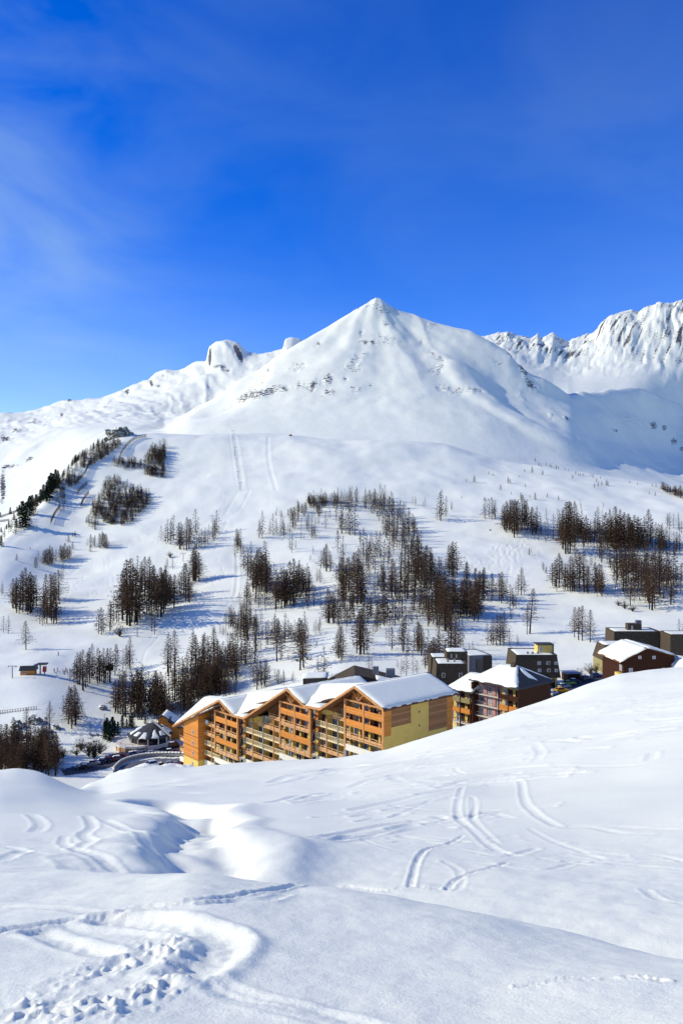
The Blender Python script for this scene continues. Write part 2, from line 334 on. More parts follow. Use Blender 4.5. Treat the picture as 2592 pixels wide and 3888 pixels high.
DZ = np.zeros_like(GZ)                              # relief gathered here, laid on GZ at the end
def carve(path, width, depth, rim=0.0, dmin=3.0, dmax=400.0, rough=0.0, px=True, jit=0.0):
    line = smooth_line(path)
    pts = hits(line, dmin, dmax) if px else [tuple(p) for p in line]
    if 15 < dmin < 290:                              # never narrower than the rows can carry
        ym = sum(p[1] for p in pts)/len(pts); sp = float(np.interp(ym, YR[:-1], np.diff(YR)))
        if width < 1.15*sp: depth *= 0.85; rim *= 0.85; width = 1.15*sp
    rs, cs = window(pts, width*3.2)
    X, Y = GX[rs, cs], GY[rs, cs]
    if X.size == 0: return
    if jit: 
        X = X+jit*noise2(X/(width*2.5), Y/(width*2.5), 5); Y = Y+jit*noise2(X/(width*2.5), Y/(width*2.5), 6)
    t = seg_dist(X, Y, pts)/width
    if dmin < 1000 and depth > 0: depth *= 0.30; rim *= 0.30
    d = -depth*np.exp(-(t*1.25)**4)+rim*np.exp(-((t-1.45)/0.4)**2)
    if rough: d = d*(1+rough*noise2(X/width*1.6, Y/width*1.6, 11))
    DZ[rs, cs] += d

def hump(px, py, rx, ry, h, ang=0.0, dmin=3.0, dmax=400.0, power=2):
    x, y, _ = hit(px, py, dmin, dmax)
    R = max(rx, ry)*2.6
    rs, cs = window([(x, y)], R)
    dx, dy = GX[rs, cs]-x, GY[rs, cs]-y
    c, s = math.cos(ang), math.sin(ang)
    q = ((dx*c+dy*s)/rx)**2+((-dx*s+dy*c)/ry)**2
    DZ[rs, cs] += (0.30 if dmin < 290 else 0.7)*h*np.exp(-q**(power/2.0))

# -- broad natural unevenness, by distance
def band(y0, y1):
    return slice(max(np.searchsorted(YR, y0)-1, 0), min(np.searchsorted(YR, y1)+1, NY))
R = band(0, 42); gx, gy = GX[R], GY[R]
DZ[R] += (1-sstep(20, 40, gy))*(0.10*fbm(gx/5.0, gy/5.0, 4, 1)+0.012*fbm(gx/0.6, gy/0.6, 3, 2))*sstep(2, 5, gy)
R = band(17, 242); gx, gy = GX[R], GY[R]
DZ[R] += sstep(18, 40, gy)*(1-sstep(190, 240, gy))*(0.40*fbm(gx/26.0, gy/26.0, 3, 3)+0.05*fbm(gx/5.0, gy/5.0, 2, 4))
R = band(298, 1152); gx, gy = GX[R], GY[R]
DZ[R] += sstep(300, 380, gy)*(1-sstep(1000, 1150, gy))*(2.0*fbm(gx/75.0, gy/75.0, 3, 5)+0.2*fbm(gx/14.0, gy/14.0, 2, 6))
R = band(1070, 2010); gx, gy = GX[R], GY[R]; px_ = PX[R]
mtn = sstep(1080, 1250, gy)
DZ[R] += mtn*(1-sstep(1800, 2000, gy))*(4.5*fbm(gx/170.0, gy/170.0, 4, 7)+0.5*fbm(gx/30.0, gy/30.0, 2, 8))
# downslope drainage on the pyramid's face
fan = np.arctan2(gx-66, 1560-gy)
DZ[R] += mtn*(1-sstep(1560, 1640, gy))*sstep(1180, 1350, gy)*1.3*noise2(fan*6.5+0.6*noise2(gx/120, gy/120, 91), gy/500.0, 9)*sstep(-900, -350, -np.abs(gx-60))
wx, wy = gx+40*noise2(gx/140, gy/140, 92), gy+40*noise2(gx/140, gy/140, 93)
DZ[R] += mtn*(1-sstep(1560, 1640, gy))*3.0*(0.5-np.abs(noise2(wx/95.0+0.35*(gy-1400)/95.0*np.tanh((gx-60)/120), wy/330.0, 94)))*2.0*sstep(1200, 1330, gy)
# fluted ribs on the far ranges
R = band(2220, 3000); gx, gy = GX[R], GY[R]; px_ = PX[R]
q = (px_-(gy-2600)*0.22)+30*fbm(gx/150, gy/150, 3, 24)
rib = 1-np.abs(noise2(q/46.0, gy/420.0, 21))*2.2
rib2 = 1-np.abs(noise2(q/17.0+40, gy/200.0, 22))*2.2
envR = sstep(2230, 2480, gy)*(1-sstep(2830, 2990, gy))*sstep(1780, 1900, px_)
DZ[R] += envR*(5.0*rib+2.2*rib2-4+9*fbm(gx/110, gy/110, 6, 23, 0.6))*(0.5+0.5*sstep(2350, 2650, gy))*(1-0.75*sstep(2760, 2850, gy))
R = band(1390, 2340); gx, gy = GX[R], GY[R]; px_ = PX[R]
ql = px_+(gy-2000)*0.35+30*fbm(gx/120, gy/120, 3, 34)
envL = sstep(1400, 1700, gy)*(1-sstep(2240, 2330, gy))*(1-sstep(1050, 1150, px_))
DZ[R] += envL*(2.4*(1-np.abs(noise2(ql/70.0, gy/300.0, 31))*2.0)+1.2*noise2(ql/22.0, gy/160.0, 32)-1.5+4.5*fbm(gx/120, gy/90, 5, 33, 0.55))
# small spurs on the pyramid
for path, w_, h_ in [
    ([(1751, 1414), (1785, 1471), (1860, 1525), (1928, 1573), (2000, 1615), (2070, 1653), (2167, 1699)], 26, 15),
    ([(1480, 1240), (1520, 1270), (1550, 1300)], 18, 8),
    ([(1345, 1290), (1420, 1284), (1490, 1283)], 22, 7)]:
    carve(path, w_*1.3, -h_*0.45, 0, 1150, 1700)

# -- foreground: stream gully, drifts, ski tracks, trodden snow (photo pixels, found on the slope)
carve([(770, 3322), (800, 3275), (748, 3236), (778, 3196), (712, 3158), (765, 3112), (775, 3080), (706, 3058), (585, 3040)], 1.7, 2.6, 0.4, 14, 120, 0.15, jit=0.8)
hump(650, 3265, 3.2, 2.6, 0.75, 0, 14); hump(900, 3200, 3.4, 3.2, 0.5, 0, 17); hump(1190, 3235, 4.2, 3.4, 0.8, 0, 17)
hump(985, 3078, 6.5, 5.0, 1.1, 0.3, 20); hump(1180, 3255, 4.0, 2.5, 0.4, 0, 17)
hump(520, 3105, 5.5, 4.0, 0.7, 0.2, 20); hump(330, 3110, 7, 4, 0.5, 0.1, 20)
hump(170, 2965, 10, 8, 1.1, 0, 40, 90); hump(60, 2990, 7, 6, 0.7, 0, 35, 80)
hump(590, 2975, 12, 8, 1.2, 0.2, 50); hump(2290, 3060, 6.5, 4.0, 1.0, 0.25, 20); hump(1620, 3030, 9, 3.0, 0.7, 0.35, 30)
hump(1480, 3270, 5, 2.4, -0.35, 0, 15); hump(1100, 2960, 14, 8, 0.9, 0.1, 60)
for p_ in [(620, 2985), (680, 2975), (760, 3082), (740, 3092), (790, 3080), (700, 2968), (665, 3000)]:
    hump(p_[0], p_[1], 1.6, 1.6, 0.7, 0, 40); hump(p_[0]+14, p_[1]+9, 1.5, 1.5, -0.9, 0, 40)

# wide ploughed U-turn and flat runs right in front
carve([(420, 3478), (560, 3480), (690, 3490), (790, 3512), (845, 3555), (800, 3618), (722, 3682)], 0.22, 0.20, 0.12, 3, 14, 0.25)
carve([(150, 3522), (270, 3560), (400, 3600)], 0.16, 0.13, 0.06, 3, 14, 0.2)
carve([(0, 3526), (120, 3508), (273, 3484), (400, 3468), (514, 3447), (640, 3430), (746, 3414), (880, 3398), (1010, 3380), (1130, 3370)], 0.09, 0.10, 0.07, 3, 16, 0.5)
carve([(780, 3425), (900, 3415), (1010, 3412), (1080, 3396)], 0.09, 0.05, 0.03, 3, 16, 0.4)
carve([(730, 3690), (830, 3732), (930, 3772), (1080, 3812), (1300, 3872), (1500, 3930)], 0.10, 0.05, 0.03, 3, 12, 0.3)
carve([(700, 3705), (810, 3752), (920, 3796), (1060, 3840), (1250, 3900)], 0.08, 0.035, 0.02, 3, 12, 0.3)
carve([(0, 3436), (120, 3440), (260, 3450), (380, 3462)], 0.12, 0.04, 0.02, 3, 16, 0.3)
carve([(1980, 3712), (2060, 3706), (2150, 3698), (2240, 3700)], 0.05, 0.045, 0.03, 3, 12, 1.0)
carve([(2390, 3700), (2430, 3704), (2500, 3712)], 0.06, 0.06, 0.045, 3, 12, 1.0)
# trodden and ploughed-up snow, bottom left
R = band(3.5, 12); gx, gy = GX[R], GY[R]; px_ = PX[R]; py_ = CY-F*GZ[R]/gy
inside = np.zeros_like(gx)
for (cx_, cy_, rx_, ry_, a_) in [(230, 3760, 290, 60, -0.42), (470, 3640, 170, 60, -0.45), (600, 3590, 130, 44, -0.12), (560, 3760, 170, 50, -0.25), (330, 3850, 260, 60, -0.35), (120, 3840, 170, 50, -0.4), (640, 3650, 80, 36, 0.1), (480, 3860, 130, 40, -0.2)]:
    dx, dy = px_-cx_, py_-cy_; c, s = math.cos(a_), math.sin(a_)
    inside = np.maximum(inside, np.exp(-(((dx*c+dy*s)/rx_)**2+((-dx*s+dy*c)/ry_)**2)**1.3))
inside *= 0.35+0.65*sstep(-0.3, 0.25, noise2(gx/0.9, gy/0.9, 44))
lump = np.maximum(0, noise2(gx/0.10, gy/0.15, 41)+0.5*noise2(gx/0.05, gy/0.07, 42)-0.02)
hole = np.maximum(0, noise2(gx/0.19+9, gy/0.25, 43)-0.08)
DZ[R] += inside*(0.075*lump-0.055*hole+0.01)

# curving ski tracks on the slopes of the middle distance
for path, w_, d_, r_ in [
    ([(330, 3106), (352, 3140), (318, 3162), (346, 3196), (332, 3222), (292, 3236), (382, 3272), (440, 3312)], 0.34, 0.16, 0.10),
    ([(398, 3122), (470, 3150), (530, 3182), (592, 3236), (600, 3252), (560, 3262)], 0.34, 0.14, 0.10),
    ([(245, 3168), (240, 3200), (262, 3226), (292, 3236)], 0.25, 0.10, 0.06),
    ([(120, 3098), (150, 3120), (158, 3134), (138, 3148)], 0.4, 0.14, 0.1),
    ([(0, 3212), (60, 3224), (90, 3236), (40, 3254), (0, 3262)], 0.3, 0.12, 0.08),
    ([(90, 3232), (200, 3252), (320, 3246)], 0.2, 0.08, 0.05),
    ([(230, 3262), (275, 3282), (280, 3298)], 0.4, 0.10, 0.08),
    ([(0, 3330), (120, 3322), (230, 3318), (300, 3322)], 0.12, 0.06, 0.04),
    ([(190, 3095), (330, 3102), (470, 3108), (600, 3122), (720, 3128)], 0.45, 0.12, 0.08),
    ([(430, 3255), (520, 3262), (600, 3258)], 0.2, 0.07, 0.05),
    ([(1758, 2998), (1736, 3060), (1740, 3120), (1762, 3146), (1790, 3164), (1856, 3214), (1922, 3242), (2040, 3256), (2290, 3272), (2592, 3306)], 0.30, 0.13, 0.08),
    ([(1792, 3040), (1796, 3100), (1800, 3135), (1826, 3166), (1880, 3206)], 0.28, 0.10, 0.06),
    ([(1700, 3040), (1770, 3034), (1806, 3052), (1790, 3130)], 0.25, 0.09, 0.06),
    ([(1932, 2968), (1976, 2974), (1988, 3040), (2022, 3098), (2088, 3138), (2154, 3150), (2370, 3142), (2592, 3130)], 0.36, 0.15, 0.09),
    ([(2445, 3380), (2502, 3412), (2592, 3432)], 0.22, 0.10, 0.06),
    ([(1292, 3130), (1458, 3122), (1640, 3048), (1730, 3036)], 0.3, 0.10, 0.06),
    ([(1292, 3168), (1540, 3156), (1706, 3134)], 0.3, 0.10, 0.06),
    ([(1380, 3200), (1480, 3250), (1640, 3258), (1800, 3252)], 0.22, 0.07, 0.04),
    ([(1690, 3276), (1740, 3300), (1750, 3340), (1735, 3375)], 0.2, 0.07, 0.05),
    ([(2010, 3160), (2120, 3210), (2290, 3262)], 0.25, 0.08, 0.05),
    ([(2592, 2870), (2440, 2902), (2290, 2908), (2120, 2908)], 0.6, 0.16, 0.10),
    ([(2030, 2828), (2052, 2858), (2032, 2892)], 0.5, 0.16, 0.10),
    ([(2475, 2860), (2468, 2884)], 0.5, 0.2, 0.1),
    ([(1728, 2910), (1735, 2925), (1760, 2938)], 0.4, 0.14, 0.08),
    ([(1490, 2950), (1560, 2968), (1640, 2984), (1730, 2980)], 0.6, 0.14, 0.08),
    ([(1990, 2700), (2110, 2712), (2250, 2690), (2420, 2660), (2592, 2615)], 0.9, 0.25, 0.12)]:
    carve(path, w_*(0.62 if w_ < 0.45 else 0.8), d_*0.6, r_*0.6, 15, 160, 0.25)
for path in [[(1756, 3188), (1690, 3216), (1624, 3238), (1582, 3280), (1562, 3346), (1557, 3370)], [(1316, 3366), (1458, 3387), (1557, 3371), (1656, 3371)], [(1700, 3372), (1725, 3340), (1790, 3310), (1920, 3272)]]:
    carve(path, 0.11, 0.10, 0.05, 15, 60, 0.9)
rnd = random.Random(7)
for i in range(95):                                  # fine straight lines left by many skiers across the right-hand slope
    x0 = rnd.uniform(1000, 2500); lo = np.interp(x0, [1000, 1500, 2000, 2592], [2945, 2885, 2715, 2570])
    y0 = lo+rnd.uniform(12, 60+260*rnd.random()); L = rnd.uniform(140, 620); sl = rnd.uniform(-0.20, -0.06)-(y0-lo < 90)*0.07
    p_ = [(x0+L*t, y0+sl*L*t+rnd.uniform(-3, 3)) for t in (0, .35, .7, 1)]
    p_ = [(a_, max(b_, np.interp(a_, [1000, 1500, 2000, 2592, 3300], [2945, 2885, 2715, 2560, 2500])+8)) for a_, b_ in p_]
    carve(p_, rnd.uniform(0.20, 0.38), rnd.uniform(0.14, 0.30), 0.14, 22, 150, 0.2)
for i in range(18):                                  # curved turns, middle left and centre
    x0 = rnd.uniform(1280, 2200); y0 = rnd.uniform(3060, 3290) + max(0, (x0-1700)*0.08); L = rnd.uniform(260, 620)
    carve([(x0, y0), (x0+L*.3, y0+rnd.uniform(-8, 20)), (x0+L*.7, y0+rnd.uniform(-8, 26)), (x0+L, y0+rnd.uniform(-10, 22))], 0.13, rnd.uniform(0.07, 0.13), 0.06, 18, 90, 0.15)
# heaped, cleared snow by the car park
R = band(160, 220); gx, gy = GX[R], GY[R]
DZ[R] += np.exp(-(((PX[R]-520)/330)**4))*sstep(165, 185, gy)*(1-sstep(205, 216, gy))*(1.1*fbm(gx/6.0, gy/6.0, 4, 51)+0.3)

# -- hillside: pistes, lift tracks, cat-tracks (photo pixels)
for path, w_, d_, r_ in [
    ([(890, 1660), (905, 1740), (918, 1850)], 2.6, 0.7, 0.5),
    ([(872, 1652), (885, 1740), (900, 1850)], 1.6, 0.5, 0.2),
    ([(1018, 1660), (1018, 1735), (1030, 1800), (1048, 1866)], 2.0, 0.7, 0.5),
    ([(1018, 1744), (1100, 1724), (1195, 1702)], 1.8, 0.6, 0.4),
    ([(780, 1806), (840, 1795), (900, 1786)], 1.4, 0.5, 0.2),
    ([(905, 1868), (880, 1905), (850, 1955)], 1.6, 0.6, 0.2),
    ([(948, 1862), (930, 1900), (898, 1940), (856, 1955)], 1.6, 0.6, 0.3),
    ([(862, 1975), (835, 2030), (790, 2080), (700, 2165), (620, 2240)], 1.8, 0.7, 0.2),
    ([(898, 2090), (901, 2180), (895, 2250), (880, 2280)], 1.3, 0.5, 0.5),
    ([(400, 2080), (520, 2045), (610, 2022)], 1.4, 0.5, 0.2),
    ([(270, 2180), (340, 2120), (470, 2080)], 2.0, 0.5, 0.3),
    ([(2592, 2310), (2500, 2325), (2400, 2345), (2270, 2365), (2100, 2380), (1900, 2388)], 1.6, 0.8, 0.4),
    ([(60, 2740), (180, 2670), (230, 2655), (330, 2640)], 0.7, 0.3, 0.1),
    ([(540, 2510), (560, 2470), (600, 2420)], 0.8, 0.3, 0.1)]:
    carve(path, w_, d_, r_, 290, 1050, 0.1)
for i in range(40):                                  # freestyle turns scribbled on the open glade, right of centre
    x0, y0 = rnd.gauss(1900, 75), rnd.gauss(2095, 35)
    carve([(x0, y0), (x0+rnd.uniform(10, 26), y0+12), (x0+rnd.uniform(-14, 8), y0+26), (x0+rnd.uniform(6, 24), y0+44)], 1.0, 0.4, 0.25, 400, 900)
for i in range(120):
    x0, y0 = rnd.uniform(250, 900), rnd.uniform(1850, 2330)
    carve([(x0, y0), (x0+rnd.uniform(4, 20), y0+rnd.uniform(2, 16)), (x0+rnd.uniform(-10, 14), y0+rnd.uniform(16, 34))], 0.9, 0.3, 0.2, 400, 1050)
hump(440, 2445, 12, 7, 2.2, 0.4, 300); hump(560, 2440, 16, 9, 2.0, 0.4, 300)
hump(1330, 2060, 14, 18, 3.0, 0, 500); hump(1220, 1720, 60, 40, 5, 0.2, 700, 1100); hump(690, 2100, 26, 26, 3.5, 0, 480)
hump(2400, 2085, 14, 12, 3.0, 0, 480); hump(130, 2600, 26, 14, 2.6, 0, 300)

# rock mask: places where bare rock shows (photo x, y, radii, tilt, amount), within a range of distance
GZ = GZ+DZ
PYG = CY-F*GZ/GY
ROCK = np.full_like(GZ, 0.0)
for (x_, y_, rx_, ry_, a_, amt, d0, d1) in [
    (1000, 1492, 120, 26, -0.35, 0.50, 1150, 1500), (950, 1500, 90, 26, -0.4, 0.54, 1150, 1500), (1080, 1478, 46, 22, -0.2, 0.46, 1150, 1500),
    (1188, 1465, 15, 46, 0.35, 0.60, 1150, 1500), (1245, 1440, 28, 34, 0.3, 0.60, 1150, 1500), (1250, 1490, 34, 20, 0.0, 0.5, 1150, 1500), (1310, 1438, 14, 11, 0, 0.64, 1150, 1500), (1136, 1462, 16, 24, 0, 0.52, 1150, 1500),
    (1404, 1465, 10, 8, 0, 0.62, 1150, 1500), (1400, 1300, 70, 12, 0.05, 0.5, 1150, 1560), (1470, 1231, 20, 9, 0, 0.52, 1150, 1600), (1370, 1262, 10, 30, 0.5, 0.46, 1150, 1600), (1210, 1305, 20, 20, 0, 0.44, 1150, 1600),
    (1090, 1400, 40, 12, -0.5, 0.40, 1150, 1600), (1022, 1406, 16, 10, 0.4, 0.52, 1150, 1600), (1640, 1345, 8, 16, 0, 0.5, 1150, 1600), (1600, 1300, 16, 8, 0.3, 0.46, 1150, 1600),
    (1985, 1405, 18, 60, -0.45, 0.58, 1150, 1600), (2010, 1460, 26, 36, -0.5, 0.56, 1150, 1600), (2040, 1480, 34, 16, 0.5, 0.46, 1150, 1600), (1935, 1350, 10, 26, -0.5, 0.5, 1150, 1600),
    (2478, 1615, 22, 30, -0.4, 0.54, 1150, 1900), (2520, 1625, 18, 16, 0, 0.5, 1150, 1900), (2556, 1675, 22, 22, 0.4, 0.6, 1150, 1900), (2590, 1705, 20, 14, 0, 0.6, 1150, 1900), (2335, 1635, 16, 12, 0.2, 0.52, 1150, 1900), (2150, 1590, 30, 8, 0.6, 0.48, 1150, 1900),
    (2400, 1600, 160, 70, 0.3, 0.36, 1150, 1900), (1300, 1500, 260, 60, 0.05, 0.33, 1150, 1500),
    (797, 1356, 8, 44, 0.05, 0.78, 2050, 2400), (905, 1340, 15, 52, -0.45, 0.72, 2050, 2400), (835, 1392, 44, 13, 0.15, 0.56, 2000, 2400), (860, 1408, 30, 12, 0.1, 0.54, 2000, 2400), (575, 1455, 10, 22, -0.4, 0.66, 2000, 2400), (600, 1465, 20, 16, 0.4, 0.5, 2000, 2400), (482, 1490, 13, 12, 0, 0.6, 2000, 2400), (1080, 1315, 8, 26, 0, 0.5, 2000, 2400), (262, 1519, 26, 4, 0, 0.6, 2000, 2400),
    (20, 1665, 50, 18, 0.1, 0.54, 1250, 2000), (60, 1635, 20, 14, 0, 0.54, 1250, 2000), (126, 1603, 32, 10, -0.05, 0.52, 1250, 2300), (40, 1770, 60, 12, -0.1, 0.56, 1050, 1700), (12, 1850, 16, 90, 0, 0.6, 900, 1700), (110, 1745, 30, 10, -0.4, 0.5, 1050, 1700), (235, 1575, 12, 12, 0, 0.5, 1300, 2300),
    (110, 2740, 60, 26, -0.6, 0.60, 290, 420), (165, 2775, 40, 14, -0.1, 0.60, 290, 420), (215, 2758, 22, 12, 0, 0.62, 290, 420), (75, 2790, 40, 36, 0, 0.56, 280, 420), (190, 2800, 50, 14, -0.2, 0.52, 280, 420), (390, 2685, 16, 8, 0, 0.62, 290, 420), (662, 2684, 22, 10, 0, 0.62, 290, 420), (330, 2800, 90, 22, -0.15, 0.5, 280, 420),
    (1570, 2315, 10, 6, 0, 0.6, 300, 600), (1860, 2012, 8, 6, 0, 0.6, 500, 900)]:
    R = band(d0, d1); m_ = max(rx_, ry_)*1.8
    cols = np.where((PX[R][0] > x_-m_) & (PX[R][0] < x_+m_))[0]
    if len(cols) == 0: continue
    C = slice(max(cols[0]-3, 0), min(cols[-1]+3, NU))
    dx, dy = PX[R, C]-x_, PYG[R, C]-y_; c, s = math.cos(a_), math.sin(a_)
    e = np.exp(-(((dx*c+dy*s)/rx_)**2+((-dx*s+dy*c)/ry_)**2)**1.5)*(min(amt+0.06, 0.57) if 1000 < d0 < 2000 else amt+0.05)
    ROCK[R, C] = np.maximum(ROCK[R, C], e)
R = band(1700, 2300); gx, gy = GX[R], GY[R]; px_ = PX[R]
st = noise2((px_+(gy-2000)*0.4)/14.0, gy/70.0, 88)+0.6*noise2((px_+(gy-2000)*0.4)/6.0, gy/40.0, 89)
ROCK[R] = np.maximum(ROCK[R], np.where(px_ < 1080, (0.20+0.34*sstep(0.15, 0.6, st)*sstep(-0.1, 0.4, noise2(gx/130, gy/130, 87)))*sstep(1950, 2100, gy), 0))
R = band(1250, 1560); gx, gy = GX[R], GY[R]; px_ = PX[R]
ROCK[R] = np.maximum(ROCK[R], np.where((px_ > 700) & (px_ < 2100), 0.22+0.24*sstep(0.25, 0.6, noise2(gx/45, gy/45, 86)), 0))
# steep flanks of the far ribs are blown clear
R = band(2300, 3000); gx, gy = GX[R], GY[R]; px_ = PX[R]
gxr = np.gradient(GZ[R], axis=1)/np.maximum(np.gradient(gx, axis=1), 0.1)
ROCK[R] = np.maximum(ROCK[R], np.where((gy > 2350) & (px_ > 1850), 0.52*sstep(0.6, 1.3, gxr)*sstep(2440, 2560, gy), 0))
streak = noise2((px_-(gy-2600)*0.30)/11.0, gy/120.0, 78)+0.6*noise2((px_-(gy-2600)*0.30)/5.0, gy/60.0, 79)
ROCK[R] = np.maximum(ROCK[R], np.where((gy > 2380) & (px_ > 1850) & (gy < 2870), 0.34+0.34*sstep(0.0, 0.5, streak)*sstep(2380, 2560, gy)*(0.45+0.55*sstep(-0.25, 0.3, noise2(gx/120, gy/120, 76))), 0))
ROCK[R] = np.maximum(ROCK[R], np.where((gy > 2560) & (px_ > 1850) & (gy < 2860), 0.30+0.16*sstep(0.0, 0.5, noise2(gx/90, gy/90, 77)), 0))
for R in (band(270, 430), band(1000, 2420)):
    gx, gy = GX[R], GY[R]
    GZ[R] += np.where(gy > 1000, 1, 0.25)*sstep(0.35, 0.6, ROCK[R])*(4.0*fbm(gx/16.0, gy/16.0, 3, 61))

# -- the terrain as three sheets cut along hidden lines behind the crests
def strand_at(k): return np.interp(PX.ravel(), PXG, SD[k]).reshape(PX.shape)
cut1 = (strand_at(8)*0.35+strand_at(9)*0.65); cut2 = strand_at(17)
zone = np.where(GY < cut1, 0, np.where(GY < cut2, 1, 2))[:-1, :-1]
idx = np.arange(NY*NU).reshape(NY, NU)
quads = np.stack([idx[:-1, :-1], idx[:-1, 1:], idx[1:, 1:], idx[1:, :-1]], -1)
P3 = np.stack([GX, GY, GZ], -1).reshape(-1, 3)
def grid_mesh(name, q, material, rock=True):
    used, inv = np.unique(q, return_inverse=True); inv = inv.reshape(-1)
    me = bpy.data.meshes.new(name)
    me.vertices.add(len(used)); me.vertices.foreach_set('co', P3[used].astype(np.float32).ravel())
    nf = len(q); me.loops.add(nf*4); me.loops.foreach_set('vertex_index', inv.astype(np.int32))
    me.polygons.add(nf); me.polygons.foreach_set('loop_start', np.arange(nf, dtype=np.int32)*4)
    me.polygons.foreach_set('use_smooth', np.ones(nf, dtype=bool))
    if rock:
        a = me.attributes.new('rock', 'FLOAT', 'POINT'); a.data.foreach_set('value', ROCK.ravel()[used].astype(np.float32))
    me.update(calc_edges=True); me.materials.append(material)
    o = bpy.data.objects.new(name, me); COL.objects.link(o); o['kind'] = 'structure'
    return o
o = grid_mesh('snow_slope', quads[zone == 0], MAT_SNOW_NEAR, False); o['label'] = 'tracked snow slope in the foreground'; 
o = grid_mesh('hillside', quads[zone == 1], MAT_SNOW_HILL); o['label'] = 'snowy hillside with ski runs behind the village'
o = grid_mesh('mountain', quads[zone == 2], MAT_SNOW_MTN); o['label'] = 'snow covered mountains under the blue sky'
# ------------------------------------------------------------------ mesh helpers and scene-graph helpers
class MB:
    """collects boxes, prisms, tubes; build() links them as one mesh object"""
    def __init__(self): self.v, self.f = [], []
    def add(self, vs, fs):
        k = len(self.v); self.v += [tuple(p) for p in vs]; self.f += [tuple(i+k for i in q) for q in fs]; return self
    def box(self, x0, x1, y0, y1, z0, z1):
        x0, x1 = min(x0, x1), max(x0, x1); y0, y1 = min(y0, y1), max(y0, y1); z0, z1 = min(z0, z1), max(z0, z1)
        return self.add([(x0, y0, z0), (x1, y0, z0), (x1, y1, z0), (x0, y1, z0), (x0, y0, z1), (x1, y0, z1), (x1, y1, z1), (x0, y1, z1)],
                        [(0, 3, 2, 1), (4, 5, 6, 7), (0, 1, 5, 4), (1, 2, 6, 5), (2, 3, 7, 6), (3, 0, 4, 7)])
    def hexa(self, lo, hi):
        """two quads (lower, upper), both counter-clockwise from above"""
        return self.add(list(lo)+list(hi), [(0, 3, 2, 1), (4, 5, 6, 7), (0, 1, 5, 4), (1, 2, 6, 5), (2, 3, 7, 6), (3, 0, 4, 7)])
    def prism_y(self, poly, y0, y1):
        """polygon in (x, z), counter-clockwise seen from -y, extruded along y"""
        n_ = len(poly)
        return self.add([(x, y0, z) for x, z in poly]+[(x, y1, z) for x, z in poly],
                        [tuple(range(n_)), tuple(range(2*n_-1, n_-1, -1))]+[(i, i+n_, (i+1) % n_+n_, (i+1) % n_) for i in range(n_)])
    def bar(self, a, b_, r, r2=None, sides=4):
        a, b_ = Vector(a), Vector(b_); d = (b_-a); L = d.length
        if L < 1e-6: return self
        d /= L; u_ = d.orthogonal().normalized(); w_ = d.cross(u_); r2 = r if r2 is None else r2
        vs = []
        for c, rr in ((a, r), (b_, r2)):
            for k in range(sides):
                an = 2*math.pi*(k+0.5)/sides; vs.append(c+u_*(rr*math.cos(an))+w_*(rr*math.sin(an)))
        fs = [(k, (k+1) % sides, (k+1) % sides+sides, k+sides) for k in range(sides)]
        return self.add(vs, fs+[tuple(range(sides-1, -1, -1)), tuple(range(sides, 2*sides))])
    def mesh(self, name, m, smooth=False):
        me = bpy.data.meshes.new(name); me.from_pydata(self.v, [], self.f); me.materials.append(m)
        if smooth: me.polygons.foreach_set('use_smooth', [True]*len(me.polygons))
        me.update(); return me
    def build(self, name, m, parent=None, smooth=False):
        o = bpy.data.objects.new(name, self.mesh(name, m, smooth)); COL.objects.link(o)
        if parent is not None: o.parent = parent
        return o

def part(name, me, parent, **kw):
    o = bpy.data.objects.new(name, me); COL.objects.link(o); o.parent = parent
    for k, v_ in kw.items(): setattr(o, k, v_)
    return o

def thing(name, label, cat, loc=(0, 0, 0), rz=0.0, group=None):
    o = bpy.data.objects.new(name, None); COL.objects.link(o); o.empty_display_size = 0.5
    o.location = loc; o.rotation_euler = (0, 0, rz); o['label'] = label; o['category'] = cat
    if group: o['group'] = group
    return o

def tag(o, label, cat, group=None, kind=None):
    o['label'] = label; o['category'] = cat
    if group: o['group'] = group
    if kind: o['kind'] = kind
    return o

ORD = ['first', 'second', 'third', 'fourth', 'fifth', 'sixth', 'seventh', 'eighth', 'ninth', 'tenth', 'eleventh', 'twelfth', 'thirteenth', 'fourteenth', 'fifteenth', 'sixteenth',
       'seventeenth', 'eighteenth', 'nineteenth', 'twentieth', 'twenty-first', 'twenty-second', 'twenty-third', 'twenty-fourth', 'twenty-fifth', 'twenty-sixth', 'twenty-seventh', 'twenty-eighth', 'twenty-ninth', 'thirtieth',
       'thirty-first', 'thirty-second', 'thirty-third', 'thirty-fourth', 'thirty-fifth', 'thirty-sixth', 'thirty-seventh', 'thirty-eighth', 'thirty-ninth', 'fortieth']
ORD += ['forty-'+q for q in ORD[:9]]
